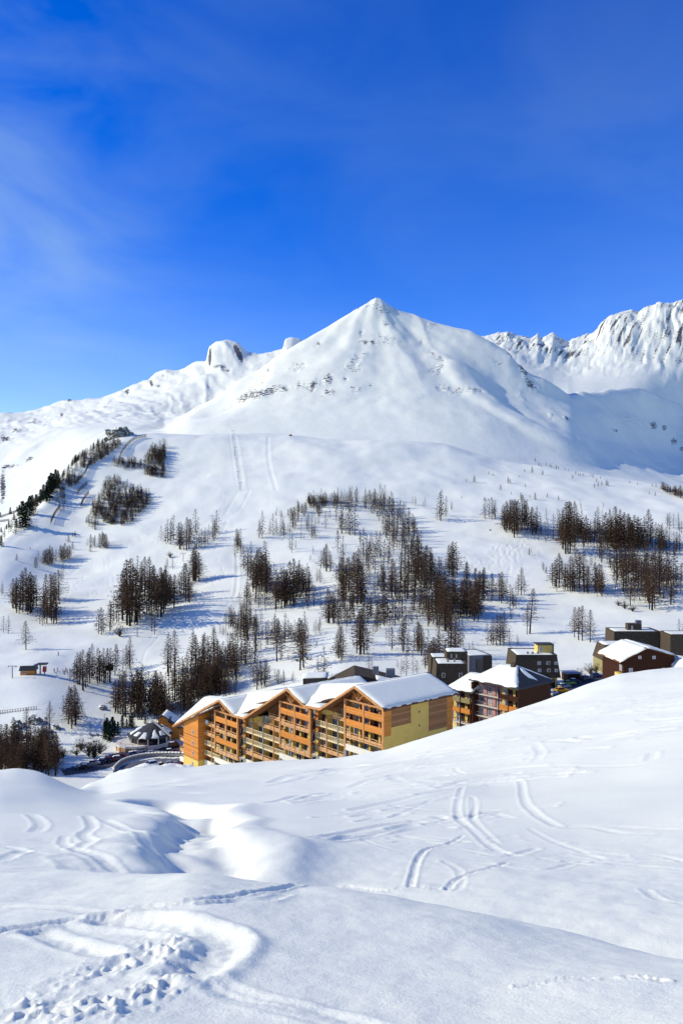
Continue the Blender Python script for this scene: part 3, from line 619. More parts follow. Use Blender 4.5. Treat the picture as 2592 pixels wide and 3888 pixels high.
# ------------------------------------------------------------------ trees
def tree_mat(name, dark, light, rough=0.9):
    m, n, l, b = new_mat(name)
    oi = n.new('ShaderNodeObjectInfo'); geo = n.new('ShaderNodeNewGeometry')
    ns = n.new('ShaderNodeTexNoise'); ns.inputs['Scale'].default_value = 0.35; ns.inputs['Detail'].default_value = 3
    l.new(geo.outputs['Position'], ns.inputs['Vector'])
    ad = n.new('ShaderNodeMath'); ad.operation = 'MULTIPLY_ADD'; ad.inputs[1].default_value = 0.45; 
    l.new(oi.outputs['Random'], ad.inputs[0]); l.new(ns.outputs['Fac'], ad.inputs[2])
    mr = n.new('ShaderNodeMapRange'); mr.inputs['From Min'].default_value = 0.3; mr.inputs['From Max'].default_value = 1.1
    l.new(ad.outputs[0], mr.inputs['Value'])
    mx = n.new('ShaderNodeMix'); mx.data_type = 'RGBA'
    mx.inputs['A'].default_value = tuple(dark)+(1,); mx.inputs['B'].default_value = tuple(light)+(1,)
    l.new(mr.outputs[0], mx.inputs['Factor']); l.new(mx.outputs['Result'], b.inputs['Base Color'])
    b.inputs['Roughness'].default_value = rough; b.inputs['Specular IOR Level'].default_value = 0.1
    return m
M_TRUNK = tree_mat('larch_bark', (0.024, 0.019, 0.016), (0.045, 0.034, 0.028))
M_TWIG = tree_mat('larch_twigs', (0.055, 0.036, 0.023), (0.145, 0.085, 0.045))
M_THICK = tree_mat('young_larch_twigs', (0.055, 0.035, 0.019), (0.125, 0.074, 0.034))
M_PINE = tree_mat('pine_needles', (0.010, 0.022, 0.012), (0.024, 0.045, 0.020))
M_BUSH = tree_mat('shrub_twigs', (0.055, 0.040, 0.028), (0.10, 0.075, 0.045))

def larch_arrays(seed, H=18.0, width=2.9, bare=0.22, nb=78, ntw=8, lean=0.0, power=0.8, tw=0.085, cheap=False):
    r = random.Random(seed); T, C = MB(), MB()
    def axis(t): return Vector((lean*H*t*t*0.12+0.12*math.sin(3*t+seed), lean*H*t*0.05+0.1*math.sin(4.2*t+seed*2), H*t))
    seg = 3 if cheap else 7; base_r = 0.0125*H; sd = 3 if cheap else 5
    for k in range(seg):
        T.bar(axis(k/seg), axis((k+1)/seg), base_r*(1-k/seg)**0.9+0.015, base_r*(1-(k+1)/seg)**0.9+0.015, sd)
    T.bar((0, 0, -1.5), (0, 0, 0.05), base_r*1.25, base_r, sd)
    ga = r.random()*6
    for i in range(nb):
        t = bare+(1-bare)*((i+r.random()*0.6)/nb)**0.92
        if t > 0.985: continue
        ga += 2.399+r.uniform(-0.3, 0.3)
        prof = ((1-t)/(1-bare))**power*(0.45+0.55*min(1, (t-bare)/0.12+0.3))
        L = width*prof*r.uniform(0.55, 1.12)+0.15
        if t < bare+0.18 and r.random() < 0.3: L *= 0.45
        o_ = axis(t); dr = Vector((math.cos(ga), math.sin(ga), 0))
        pitch = r.uniform(-0.28, 0.02)+0.5*max(0, t-0.75)*2
        mid_ = o_+dr*(L*0.55)+Vector((0, 0, L*0.5*pitch)); tip = o_+dr*L+Vector((0, 0, L*(pitch*0.85+0.08)))
        if cheap:
            w0 = Vector((-dr.y, dr.x, 0.6))*0.05; C.add([o_-w0, o_+w0, tip], [(0, 1, 2)])
        else: C.bar(o_, mid_, 0.030+0.006*L, 0.022, 3); C.bar(mid_, tip, 0.022, 0.006, 3)
        nt = max(3, int(ntw*(0.4+0.6*L/width)))
        side = Vector((-dr.y, dr.x, 0))
        for j in range(nt):
            u_ = r.uniform(0.18, 1.0)
            p = o_.lerp(mid_, u_/0.55) if u_ < 0.55 else mid_.lerp(tip, (u_-0.55)/0.45)
            ln = r.uniform(0.35, 0.95)*(0.5+0.5*L/width)*(1.15-0.55*u_)
            d = (dr*r.uniform(0.2, 0.9)+side*r.choice((-1, 1))*r.uniform(0.3, 1.0)+Vector((0, 0, r.uniform(-0.75, 0.25)))).normalized()
            w_ = d.cross(Vector((r.uniform(-1, 1), r.uniform(-1, 1), r.uniform(-1, 1)))).normalized()*tw*r.uniform(0.6, 1.2)
            q = p+d*ln
            C.add([p-w_*0.6, p+w_*0.6, q+w_*0.25, q-w_*0.25], [(0, 1, 2, 3)])
    return T, C

def pine_arrays(seed, H=10.0, width=2.6, nb=60):
    r = random.Random(seed); T, C = MB(), MB()
    T.bar((0, 0, -1), (0, 0, H*0.97), 0.02*H, 0.02, 5)
    for i in range(nb):
        t = 0.08+0.9*(i/nb); L = width*(1-t)**0.75*r.uniform(0.65, 1.1)+0.12; a = i*2.4+r.uniform(-.4, .4)
        o_ = Vector((0, 0, H*t)); dr = Vector((math.cos(a), math.sin(a), -0.18))
        side = Vector((-dr.y, dr.x, 0))
        for j in range(9):
            u_ = (j+1)/9; p = o_+dr*(L*u_); wd = 0.42*(1.15-u_)+0.12
            for s in (-1, 1):
                q = p+side*s*wd*r.uniform(0.6, 1.2)+dr*0.18+Vector((0, 0, r.uniform(-0.22, 0.1)))
                C.add([p-dr*0.16, p+dr*0.2+Vector((0, 0, r.uniform(0, .1))), q], [(0, 1, 2)])
                C.add([p-dr*0.1+Vector((0, 0, 0.12)), q+Vector((0, 0, 0.05)), p+dr*0.3-Vector((0, 0, 0.25))], [(0, 1, 2)])
    return T, C

def bush_arrays(seed, H=3.0, width=1.8, n_=46):
    r = random.Random(seed); T, C = MB(), MB()
    for i in range(5): T.bar((0, 0, -0.6), (r.uniform(-.5, .5), r.uniform(-.5, .5), H*0.5), 0.05, 0.03, 3)
    for i in range(n_):
        a = r.random()*6.28; e = r.uniform(0.5, 1.45); L = H*r.uniform(0.6, 1.05)
        d = Vector((math.cos(a)*math.cos(e)*width/H*1.3, math.sin(a)*math.cos(e)*width/H*1.3, math.sin(e)))
        C.bar((0, 0, 0), d*L, 0.03, 0.008, 3)
        for j in range(4):
            p = d*L*r.uniform(0.35, 1); q = p+Vector((r.uniform(-.5, .5), r.uniform(-.5, .5), r.uniform(0, .5)))
            w_ = Vector((r.uniform(-1, 1), r.uniform(-1, 1), r.uniform(-1, 1)))*0.05
            C.add([p-w_, p+w_, q+w_*.3, q-w_*.3], [(0, 1, 2, 3)])
    return T, C

KINDS = {}
def kind(name, arrays, H, crown_mat, trunk='larch'):
    vs = []
    for k, (T, C) in enumerate(arrays):
        vs.append((T.mesh(trunk+'_trunk', M_TRUNK), C.mesh(trunk+'_crown', crown_mat)))
    KINDS[name] = (vs, H, arrays)
kind('tall', [larch_arrays(s, 18, 4.9+0.5*(s % 3), 0.13+0.05*(s % 3), 118, 16, tw=0.16, power=1.0) for s in range(11, 17)], 18, M_TWIG)
kind('thin', [larch_arrays(s, 18, 3.7+0.4*(s % 3), 0.24+0.05*(s % 2), 92, 14, tw=0.14, power=0.9, lean=(s % 3-1)*0.5) for s in range(31, 35)], 18, M_TWIG)
kind('broad', [larch_arrays(s, 14, 4.2, 0.08, 100, 17, power=0.6, tw=0.16) for s in range(51, 54)], 14, M_TWIG)
kind('young', [larch_arrays(s, 9, 2.2, 0.05, 64, 13, power=0.65, tw=0.14) for s in range(61, 65)], 9, M_THICK)
kind('pine', [pine_arrays(s) for s in range(71, 75)], 10, M_PINE, 'pine')
kind('bush', [bush_arrays(s) for s in range(81, 84)], 3, M_BUSH, 'shrub')

# tree positions read off the photograph: (crop origin x, y, scale), clusters of (base x, base y, top y) in that crop
CR = {'T1': (0, 1950, .4145), 'T2': (600, 1850, .4145), 'T3': (1200, 1850, .4145), 'T4': (1750, 1850, .537), 'T5': (550, 2250, .4145), 'T6': (1150, 2200, .4145),
      'T7': (200, 2350, .4145), 'T8': (0, 2600, .2551), 'S3': (1700, 1050, .569), 'P': (0, 0, 1.0), 'S8': (0, 1500, .574)}
CL = [
 ('in the left-hand clump near the photo edge', 'T1', 'tall', [(155,890,590),(210,880,530),(240,900,500),(280,915,540),(310,880,570),(120,860,600),(20,750,620)]),
 ('in the second clump from the left edge', 'T1', 'tall', [(395,1025,840),(435,1005,700),(462,955,560),(505,790,540),(540,800,520),(490,800,560),(580,600,450),(425,900,560)]),
 ('in the low row on the upper left slope', 'T1', 'young', [(330,500,400),(400,460,340),(440,470,320),(480,460,310),(560,430,290),(600,420,270),(640,410,290),(670,330,260),(580,440,300),(420,450,330),(620,415,300),(455,465,330)]),
 ('in the small brown knot on the left slope', 'T1', 'young', [(835,310,190),(870,300,200),(915,320,180),(940,300,170),(975,320,190),(830,350,290),(955,315,185)]),
 ('scattered on the far left slope', 'T1', 'young', [(630,260,190),(690,210,160),(155,430,370),(280,330,300),(665,215,170)]),
 ('beside the photo edge above the lift hut', 'T1', 'tall', [(35,1090,940),(80,1100,940)]),
 ('standing alone above the lift hut', 'P', 'tall', [(99,2467,2359)]),
 ('in the tall clump left of the drag-lift piste', 'T1', 'tall', [(1195,1030,420),(1165,1020,430),(1130,980,520),(1260,620,390),(1215,940,480),(1330,740,400),(1370,790,400),(1255,940,700),(1300,700,440),(1410,780,480),(1480,940,540),(1500,920,560),(1520,830,480),(1440,900,560)]),
 ('in the low clump left of the piste foot', 'T1', 'tall', [(930,1110,860),(950,1090,880),(1010,1075,800),(1045,970,740),(1070,1000,800),(1090,1005,830)]),
 ('in front of the tall clump by the piste', 'T1', 'tall', [(1415,1105,870),(1390,1080,880)]),
 ('along the left edge of the drag-lift piste', 'T2', 'tall', [(30,1190,740),(65,1070,760),(50,1120,800),(110,1060,800),(150,1110,800),(120,1060,820),(255,1045,700),(290,1060,780),(340,860,530),(345,870,600),(375,860,600),(325,870,560),(220,900,760),(275,1030,840),(240,1000,700)]),
 ('in the row left of the upper piste', 'T2', 'tall', [(75,520,340),(195,570,325),(235,570,400),(265,580,280),(330,480,340),(360,430,310),(435,530,370),(400,560,380),(530,430,280),(505,480,330),(380,520,420),(300,520,370),(135,750,640)]),
 ('in the clump along the right edge of the piste', 'T2', 'tall', [(725,600,380),(755,560,380),(740,560,400),(785,750,540),(760,640,470),(830,720,620),(850,850,640),(885,890,640),(920,900,560),(950,950,600),(985,960,600),(965,900,620),(1020,800,650),(830,800,640),(900,960,700),(990,970,640)]),
 ('at the lower right end of the piste', 'T2', 'tall', [(815,1040,890),(745,1080,960),(940,1080,920),(925,1080,900),(850,1100,1000)]),
 ('in the dense brown clump at mid hillside', 'T2', 'tall', [(1080,1110,760),(1130,1110,740),(1155,1090,760),(1210,1080,680),(1240,1085,660),(1180,1060,760),(1290,960,700),(1330,950,760),(1100,1050,800),(1060,1000,820),(1380,930,800),(1270,1000,720),(1310,1000,740),(1040,960,840)]),
 ('right of the dense brown clump', 'T2', 'tall', [(1375,1130,980),(1430,1090,900),(1485,880,740),(1540,770,520),(1390,680,620),(1420,620,560)]),
 ('on the open glade right of the upper piste', 'T2', 'broad', [(955,470,270),(925,470,340),(1055,440,290),(1085,430,320),(1150,465,320),(1130,440,300),(1205,430,340),(1225,600,450),(1310,400,320),(1375,400,280),(1410,470,330),(1440,460,320),(1310,480,410)]),
 ('in the thin row at the top of the glade', 'T2', 'young', [(1130,270,210),(1080,260,220),(1215,310,190),(1245,290,180),(1280,320,240),(1350,230,140),(1385,130,70),(1430,130,70),(1470,140,70),(1510,130,60),(1545,150,70),(1290,230,150),(1460,230,150),(1480,260,160),(1190,260,200),(1320,240,150),(1410,150,75),(1490,145,66)]),
 ('in the small group at the centre tree line', 'T3', 'broad', [(260,180,60),(305,220,60),(230,425,190),(310,440,240),(355,440,220),(435,640,430),(400,520,420),(490,640,530),(460,690,500),(30,130,60),(70,130,60),(140,140,70),(170,150,80)]),
 ('at the top of the long diagonal row', 'T3', 'tall', [(470,150,60),(515,240,40),(560,265,100),(540,220,40),(595,200,60),(620,220,80),(675,200,90),(700,240,120),(770,330,120),(745,300,130),(800,200,130),(655,440,260),(610,430,300),(740,550,330),(700,500,300)]),
 ('in the dark lower part of the diagonal row', 'T3', 'tall', [(855,400,220),(880,380,240),(800,560,380),(840,460,280),(905,420,300),(870,780,480),(905,800,500),(930,850,480),(960,760,520),(980,780,540),(1010,930,540),(1040,800,560),(1055,930,620),(820,640,430),(890,560,420),(1020,940,780),(850,500,360),(940,640,440),(1000,700,530)]),
 ('in the group left of the diagonal row', 'T3', 'tall', [(95,770,530),(70,740,560),(40,880,780),(250,1020,650),(230,900,640),(210,860,680),(350,880,600),(330,860,620),(380,1070,660),(405,1070,680),(430,900,660),(390,820,560),(300,840,640)]),
 ('below the diagonal row of larches', 'T3', 'tall', [(595,950,740),(615,945,700),(570,900,750),(695,1020,660),(720,1000,690),(840,1025,680),(830,1020,820),(765,1070,860),(680,960,780)]),
 ('in the broad wood below the open glade', 'T3', 'tall', [(1120,880,640),(1215,820,530),(1250,820,500),(1240,800,540),(1375,840,690),(1460,1000,740),(1530,1040,760),(1500,960,780),(1130,1100,800),(1170,1190,820),(1250,1150,850),(1290,1070,870),(1340,1140,860),(1370,1160,880),(1410,1170,880),(1440,1180,900),(950,1080,860),(1000,1150,900),(1060,1150,960),(1090,1120,940),(1100,1180,960),(1200,1180,900),(1330,1000,850)]),
 ('standing free near the centre tree line', 'T3', 'broad', [(905,170,100),(880,165,100),(995,190,110),(1145,310,85),(1130,300,100),(1190,270,120),(1240,220,150)]),
 ('in the upper right clump above the scribbled glade', 'T4', 'tall', [(170,225,75),(215,230,75),(240,220,90),(320,320,100),(345,300,90),(375,355,90),(360,320,90),(430,300,60),(400,280,90),(470,300,140),(500,340,140),(450,260,90),(300,300,120)]),
 ('between the two upper right clumps', 'T4', 'tall', [(595,390,240),(650,370,190),(610,360,220),(560,340,240),(680,340,260),(540,300,200),(600,230,150)]),
 ('in the tall knot right of the scribbled glade', 'T4', 'tall', [(740,470,110),(770,470,110),(720,440,190),(760,330,100),(800,320,100),(845,160,110),(800,440,240),(820,380,220)]),
 ('in the dark wood at the upper right', 'T4', 'tall', [(880,380,200),(910,395,240),(940,380,230),(990,440,270),(1050,390,160),(1020,380,180),(1090,420,140),(1120,400,160),(1150,420,180),(1180,440,190),(1220,410,200),(1250,400,210),(1290,390,210),(1320,410,160),(1350,420,250),(1390,430,260),(1410,440,270),(1450,470,300),(1500,470,310),(1540,440,320),(1470,290,180),(1500,290,190),(1555,330,240),(970,190,130),(880,230,190)]),
 ('in the clump right of the glade foot', 'T4', 'tall', [(690,710,470),(660,700,520),(735,720,540),(770,720,490),(785,735,540),(835,715,460),(865,700,450),(895,750,560),(920,560,470),(945,740,530),(990,770,550),(975,740,540),(800,560,420),(710,640,500)]),
 ('in the lower wood at the right', 'T4', 'tall', [(1100,660,480),(1145,740,500),(1195,840,640),(1220,760,600),(1270,740,500),(1310,760,470),(1350,870,480),(1325,820,470),(1400,760,480),(1180,660,420),(1120,600,420),(1240,660,430),(1480,830,560),(1450,700,460),(1520,700,560),(1550,690,540),(1400,640,450),(1080,600,420),(1160,600,440),(1290,640,460),(1380,700,520),(1210,600,440),(1550,750,600)]),
 ('on the slope left of the lone forked larch', 'T4', 'tall', [(160,800,570),(130,780,590),(215,800,610),(285,820,600),(270,800,610),(345,860,690),(365,860,720),(425,765,570),(20,900,650),(60,920,660),(95,945,680),(120,950,790),(40,800,530)]),
 ('by the lone forked pair on the open slope', 'T4', 'thin', [(485,1035,720),(465,1040,840)]),
 ('in the lone group above the dark grey flats', 'T4', 'tall', [(855,1085,840),(830,1080,850),(800,1060,850),(910,1095,870)]),
 ('among the saplings on the right slope', 'T4', 'young', [(350,935,870),(410,920,890),(580,590,530),(600,610,560),(480,480,430)]),
 ('behind the grey flat-roofed houses', 'T4', 'tall', [(225,1117,920),(250,1117,900),(275,1117,900),(300,1100,880),(185,1117,960),(340,1117,1000),(395,1117,1040)]),
 ('at the right edge behind the brown chalet', 'P', 'tall', [(2575,2430,2350),(2590,2425,2370)]),
 ('in the tall row above the apartment block', 'T5', 'thin', [(215,765,380),(275,760,350),(420,750,360),(465,720,390),(525,640,370),(545,720,390),(600,700,400),(630,640,340),(700,760,450),(725,930,640),(690,900,430),(760,760,480),(805,800,500),(830,780,460),(845,720,470),(910,680,460),(890,660,450)]),
 ('in the dark wood behind the apartment block', 'T5', 'thin', [(640,900,600),(580,940,620),(560,950,640),(520,900,600),(480,960,650),(450,960,660),(510,990,700),(600,960,640),(620,940,650),(660,920,600),(680,930,640),(540,930,640),(360,1080,740),(330,1000,660),(385,1080,760),(270,995,680),(250,900,700),(420,1080,820),(740,940,700),(780,940,740),(820,940,800),(500,940,640),(610,960,700),(350,1000,700),(430,960,700),(650,940,720),(700,930,700),(570,900,560),(470,940,600)]),
 ('behind the middle gable of the apartment block', 'T5', 'thin', [(1025,890,610),(1000,860,620),(1065,870,620),(1105,865,610),(1120,860,620),(1060,830,640),(1230,850,700),(1270,850,720),(1215,840,700),(1360,830,720)]),
 ('in the brown pair of clumps above the village', 'T5', 'tall', [(1210,630,240),(1190,440,220),(1160,440,270),(1225,460,260),(1420,710,240),(1440,610,250),(1400,500,270),(1340,430,280),(1320,420,290),(1280,430,300),(1080,400,300),(1110,430,310),(1470,460,240)]),
 ('in the rust-brown clump at the piste foot', 'T5', 'tall', [(905,400,100),(880,300,80),(940,240,60),(930,300,120),(960,340,200),(1000,350,220),(1030,320,220),(850,440,300),(820,440,310),(870,440,330),(900,430,330),(940,440,320),(1020,330,240),(770,330,130),(790,320,120),(810,310,130),(745,300,160),(690,380,280),(720,400,300),(1010,300,200),(920,450,320)]),
 ('in the open grove above the main roof', 'T6', 'tall', [(245,405,120),(275,405,120),(230,400,80),(325,405,80),(435,400,180),(120,500,370),(155,495,360),(395,505,420),(330,725,410),(350,745,430),(525,690,280),(555,685,300),(515,600,300),(590,400,200),(675,480,230),(735,420,210),(750,430,240),(840,430,210),(880,220,90),(640,520,400)]),
 ('in the grove behind the grey flats', 'T6', 'tall', [(810,650,430),(785,560,430),(915,670,370),(900,600,380),(965,690,450),(1045,660,430),(1080,700,420),(1060,660,400),(1145,430,150),(1080,270,80),(1190,400,200),(1170,380,230),(1245,490,250),(1300,470,120),(1225,440,220),(940,370,200),(1000,400,200)]),
 ('next to the grey flat roof', 'T6', 'tall', [(1350,720,300),(1390,700,330),(1420,640,400),(1240,760,520),(1300,750,540),(1190,820,530),(1150,800,600),(1210,800,540),(1120,820,600),(1180,830,560)]),
 ('right behind the dark sloping roof', 'T6', 'broad', [(135,900,740),(190,905,670),(600,865,700),(945,880,700),(1005,870,700),(900,880,760)]),
 ('on the flat by the little cabin on a post', 'T7', 'thin', [(285,660,290),(305,630,300),(255,600,300),(230,600,310),(340,590,310),(362,545,230),(415,590,270),(435,590,330),(470,590,270),(485,590,270),(530,585,270),(570,510,230),(675,490,240),(712,470,170),(200,590,380)]),
 ('in the row above the round restaurant', 'T7', 'thin', [(650,890,500),(670,900,500),(620,870,520),(600,860,560),(780,870,470),(770,860,460),(795,860,480),(820,860,520),(745,850,480),(900,860,480),(940,880,480),(960,880,500),(990,890,490),(1010,900,520),(930,860,480)]),
 ('in the clump on the bank left of the restaurant', 'T7', 'tall', [(175,1005,640),(205,980,610),(150,960,620),(215,960,640),(100,860,700),(130,900,690),(230,900,700)]),
 ('on the rocky bank at the lower left', 'P', 'thin', [(103,2828,2690),(190,2776,2665),(343,2789,2735),(398,2770,2710)]),
]
ALL = []
rt = random.Random(99)
for label, crop, kd, pts in CL:
    ox, oy, sc_ = CR[crop]
    rows_ = []
    for (bx, by, ty) in pts:
        px_, pb, pt = ox+bx*sc_, oy+by*sc_, oy+ty*sc_
        rows_.append((px_, pb, pt))
    rows_.sort()
    for k, (px_, pb, pt) in enumerate(rows_):
        ALL.append(dict(px=px_, pb=pb, hp=pb-pt, kd=kd, lab=label, k=k, n=len(rows_)))
# dark wood in the hollow at the lower left
hw = [(rt.uniform(-40, 215), rt.uniform(2868, 2950), rt.uniform(105, 165)) for _ in range(44)]
hw.sort()
for k, (a_, b_, c) in enumerate(hw):
    ALL.append(dict(px=a_, pb=b_, hp=c, kd='tall' if k % 3 else 'thin', lab='in the dark hollow wood at the lower left', k=k, n=len(hw), dmin=215))

def place(t, dmin=262):
    x, y, z = hit(t['px'], t['pb'], t.get('dmin', dmin), 1100)
    t['loc'] = (x, y, z); t['h'] = t['hp']/F*y
for t in ALL: place(t)
ALL.sort(key=lambda t: -t['hp'])
WOOD = []                                            # what is left over for the one mass
larch_n = 0
for t in ALL:
    vs, H0, arr = KINDS[t['kd']]
    s = t['h']/H0*1.03; rz = rt.random()*6.28; wd = s*rt.uniform(0.85, 1.12)*(1.3 if t['kd'] in ('tall', 'thin') else 1.15)
    vi = rt.randrange(len(vs))
    if larch_n < 298:
        larch_n += 1
        pos = 'lone' if t['n'] == 1 else ('leftmost' if t['k'] == 0 else 'rightmost' if t['k'] == t['n']-1 else ORD[t['k']]+' from left')
        lab = ('bare brown larch '+t['lab']) if t['n'] == 1 else ('bare larch, %s, %s' % (pos, t['lab']))
        e = thing('larch_tree', lab, 'tree', t['loc'], rz, 'bare larches on the hillside')
        e.scale = (wd, wd, s)
        part('trunk', vs[vi][0], e); part('crown', vs[vi][1], e)
    else: WOOD.append((t['loc'], rz, wd, s, t['kd'], vi))

# companions close beside the trees of the dense clumps
for t in ALL:
    if t['n'] < 5: continue
    for q_ in range(1 if t['n'] < 9 else 2):
        if rt.random() < 0.12: continue
        c_ = dict(px=t['px']+rt.gauss(0, 11), pb=t['pb']-abs(rt.gauss(0, 9)), hp=t['hp']*rt.uniform(0.55, 0.95), dmin=t.get('dmin', 262)); place(c_)
        s = c_['h']/18; WOOD.append((c_['loc'], rt.random()*6.28, s*rt.uniform(1.1, 1.55), s, 'far_tall', rt.randrange(4)))
# sparse saplings high on the right, singly placed
SAP = [(175,1375,1325),(270,1320,1295),(350,1425,1385),(400,1380,1335),(415,1380,1350),(510,1305,1280),(560,1310,1265),(630,1325,1290),(655,1260,1240),(720,1285,1255),(780,1295,1275),(830,1350,1320),(850,1320,1295),(900,1330,1310),(965,1340,1315),(1000,1400,1370),(1025,1395,1365),(1055,1395,1355),(975,1410,1380),(990,1370,1345),(1210,1380,1360),(1260,1390,1370),(1360,1400,1380),(1385,1405,1380),(1340,1450,1430),(1380,1465,1435),(515,1405,1380),(475,1340,1325),(120,1370,1350),(50,1380,1370),(580,1490,1440),(660,1475,1445),(485,1490,1440),(735,1494,1460),(605,1265,1240),(680,1270,1245),(580,1235,1210),(870,1328,1308),(880,1332,1312),(690,1276,1256),(735,1284,1262),(1015,1350,1330),(1065,1396,1362),(950,1332,1314),(800,1300,1282),(620,1270,1250),(300,1330,1312),(545,1475,1455),(420,1455,1436),(90,1480,1462),(240,1494,1470),(290,1494,1468)]
for (bx, by, ty) in SAP:
    t = dict(px=1700+bx*.569, pb=1050+by*.569, hp=(by-ty)*.569); place(t, 500)
    WOOD.append((t['loc'], rt.random()*6, t['h']/9*1.15, t['h']/9, 'young', rt.randrange(4)))
# dense thickets of young larch: polygons in photo pixels, count, tree height in pixels
def in_poly(x, y, P):
    c = False; j = len(P)-1
    for i in range(len(P)):
        if (P[i][1] > y) != (P[j][1] > y) and x < (P[j][0]-P[i][0])*(y-P[i][1])/(P[j][1]-P[i][1])+P[i][0]: c = not c
        j = i
    return c
TH = [([(262, 1758), (300, 1725), (360, 1690), (460, 1672), (462, 1690), (400, 1735), (330, 1772), (285, 1774)], 150, 24),
      ([(180, 1815), (240, 1795), (312, 1812), (300, 1840), (235, 1856), (190, 1850)], 70, 24),
      ([(572, 1705), (628, 1690), (626, 1800), (612, 1818), (552, 1800), (545, 1772)], 150, 25),
      ([(425, 1750), (460, 1745), (555, 1762), (550, 1776), (470, 1782), (425, 1770)], 55, 22),
      ([(390, 1838), (440, 1822), (505, 1855), (560, 1880), (580, 1895), (545, 1935), (505, 1978), (470, 1995), (400, 1985), (345, 1960), (350, 1915), (392, 1870)], 330, 28),
      ([(215, 1850), (250, 1850), (250, 1930), (228, 1940), (212, 1900)], 26, 22),
      ([(2505, 1850), (2560, 1862), (2640, 1885), (2640, 1905), (2570, 1885), (2510, 1862)], 70, 24),
      ([(-10, 2060), (60, 1965), (130, 1885), (200, 1812), (280, 1768), (300, 1782), (230, 1842), (170, 1912), (110, 1980), (30, 2062)], 95, 25),
      ([(330, 1975), (375, 1985), (365, 2010), (330, 2005)], 14, 24),
      ([(1165, 1905), (1290, 1900), (1290, 1925), (1170, 1925)], 30, 30),
      ([(2110, 2035), (2200, 2010), (2250, 2040), (2210, 2062), (2120, 2062)], 26, 60),
      ([(2280, 2040), (2440, 2050), (2440, 2080), (2300, 2085)], 26, 70),
      ([(650, 2260), (760, 2280), (700, 2330), (620, 2290)], 0, 60),
      ([(1660, 2250), (1830, 2300), (1800, 2360), (1640, 2330)], 12, 90),
      ([(1330, 2270), (1500, 2310), (1500, 2370), (1340, 2350)], 10, 70)]
for P, cnt, hp in TH:
    cnt = int(cnt*1.25)
    xs = [p[0] for p in P]; ys = [p[1] for p in P]; k = 0; tries = 0
    while k < cnt and tries < 6000:
        tries += 1
        a_, b_ = rt.uniform(min(xs), max(xs)), rt.uniform(min(ys), max(ys))
        if not in_poly(a_, b_, P): continue
        t = dict(px=a_, pb=b_+4, hp=hp*rt.uniform(0.6, 1.2)); place(t, 300); k += 1
        WOOD.append((t['loc'], rt.random()*6, t['h']/9*1.9, t['h']/9*1.15, 'sparse_young', rt.randrange(4)))
BELTS = [([(1420,1965),(1560,1965),(1640,2100),(1660,2225),(1560,2240),(1500,2120),(1440,2030)], 58, 88), ([(1580,2200),(1830,2260),(1820,2370),(1680,2400),(1560,2330)], 60, 112),
 ([(2110,2005),(2330,2015),(2450,2060),(2610,2080),(2610,2112),(2350,2100),(2130,2080)], 76, 84), ([(2320,2170),(2610,2190),(2610,2262),(2420,2290),(2330,2240)], 44, 120), ([(640,2560),(900,2540),(905,2620),(760,2680),(700,2690),(640,2650)], 56, 118),
 ([(1030,2250),(1180,2230),(1170,2310),(1050,2310)], 20, 112), ([(930,2150),(1010,2150),(1010,2250),(950,2250)], 18, 100), ([(450,2280),(620,2240),(640,2320),(500,2380)], 30, 120), ([(1285,2190),(1385,2190),(1380,2295),(1290,2290)], 20, 110),
 ([(470,2720),(620,2700),(620,2735),(470,2742)], 18, 140), ([(1900,2000),(2030,1990),(2040,2035),(1930,2042)], 22, 92), ([(2100,2230),(2290,2250),(2290,2268),(2110,2250)], 18, 105), ([(880,2370),(1000,2360),(1000,2430),(890,2440)], 30, 80),
 ([(1010,2415),(1180,2415),(1180,2450),(1010,2450)], 16, 90), ([(40,2310),(140,2310),(140,2335),(50,2335)], 12, 130), ([(160,2340),(230,2330),(230,2370),(170,2375)], 10, 125), ([(1330,2290),(1540,2300),(1560,2400),(1350,2390)], 34, 88), ([(1180,1900),(1480,1890),(1500,1935),(1200,1935)], 40, 62), ([(830,1990),(830,2060),(640,2085),(620,2060)], 12, 88), ([(-20,2880),(200,2880),(200,2940),(-20,2940)], 34, 140)]
BELTS += [([(1380,2080),(1480,2100),(1480,2180),(1400,2200)], 16, 95), ([(1440,2180),(1600,2200),(1600,2290),(1460,2290)], 26, 100), ([(1260,2060),(1420,2080),(1400,2200),(1280,2190)], 14, 80), ([(1200,2300),(1330,2300),(1330,2380),(1200,2370)], 16, 85), ([(940,2250),(1060,2250),(1060,2330),(920,2330)], 16, 85), ([(780,2480),(1000,2450),(960,2560),(800,2580)], 30, 110), ([(600,2680),(780,2660),(760,2740),(600,2745)], 26, 130), ([(1120,1935),(1330,1930),(1330,2010),(1100,2040)], 26, 62), ([(2250,2090),(2500,2110),(2480,2180),(2280,2170)], 30, 90), ([(440,2640),(560,2620),(560,2690),(440,2700)], 12, 120), ([(1850,2560),(1640,2500),(1560,2480),(1560,2440),(1720,2450)], 14, 90)]
for P, cnt, hp in BELTS:
    xs = [p[0] for p in P]; ys = [p[1] for p in P]; k = 0; tries = 0
    while k < cnt and tries < 3000:
        tries += 1
        a_, b_ = rt.uniform(min(xs), max(xs)), rt.uniform(min(ys), max(ys))
        if not in_poly(a_, b_, P): continue
        t = dict(px=a_, pb=b_, hp=hp*rt.uniform(0.6, 1.12)); place(t, 215 if b_ > 2860 else 290); k += 1; s = t['h']/18
        WOOD.append((t['loc'], rt.random()*6, s*rt.uniform(1.1, 1.5), s, 'far_tall', rt.randrange(4)))
KINDS['sparse_young'] = (None, 9, [larch_arrays(s, 9, 1.9, 0.05, 20, 7, power=0.6, tw=0.40, cheap=True) for s in range(91, 95)])
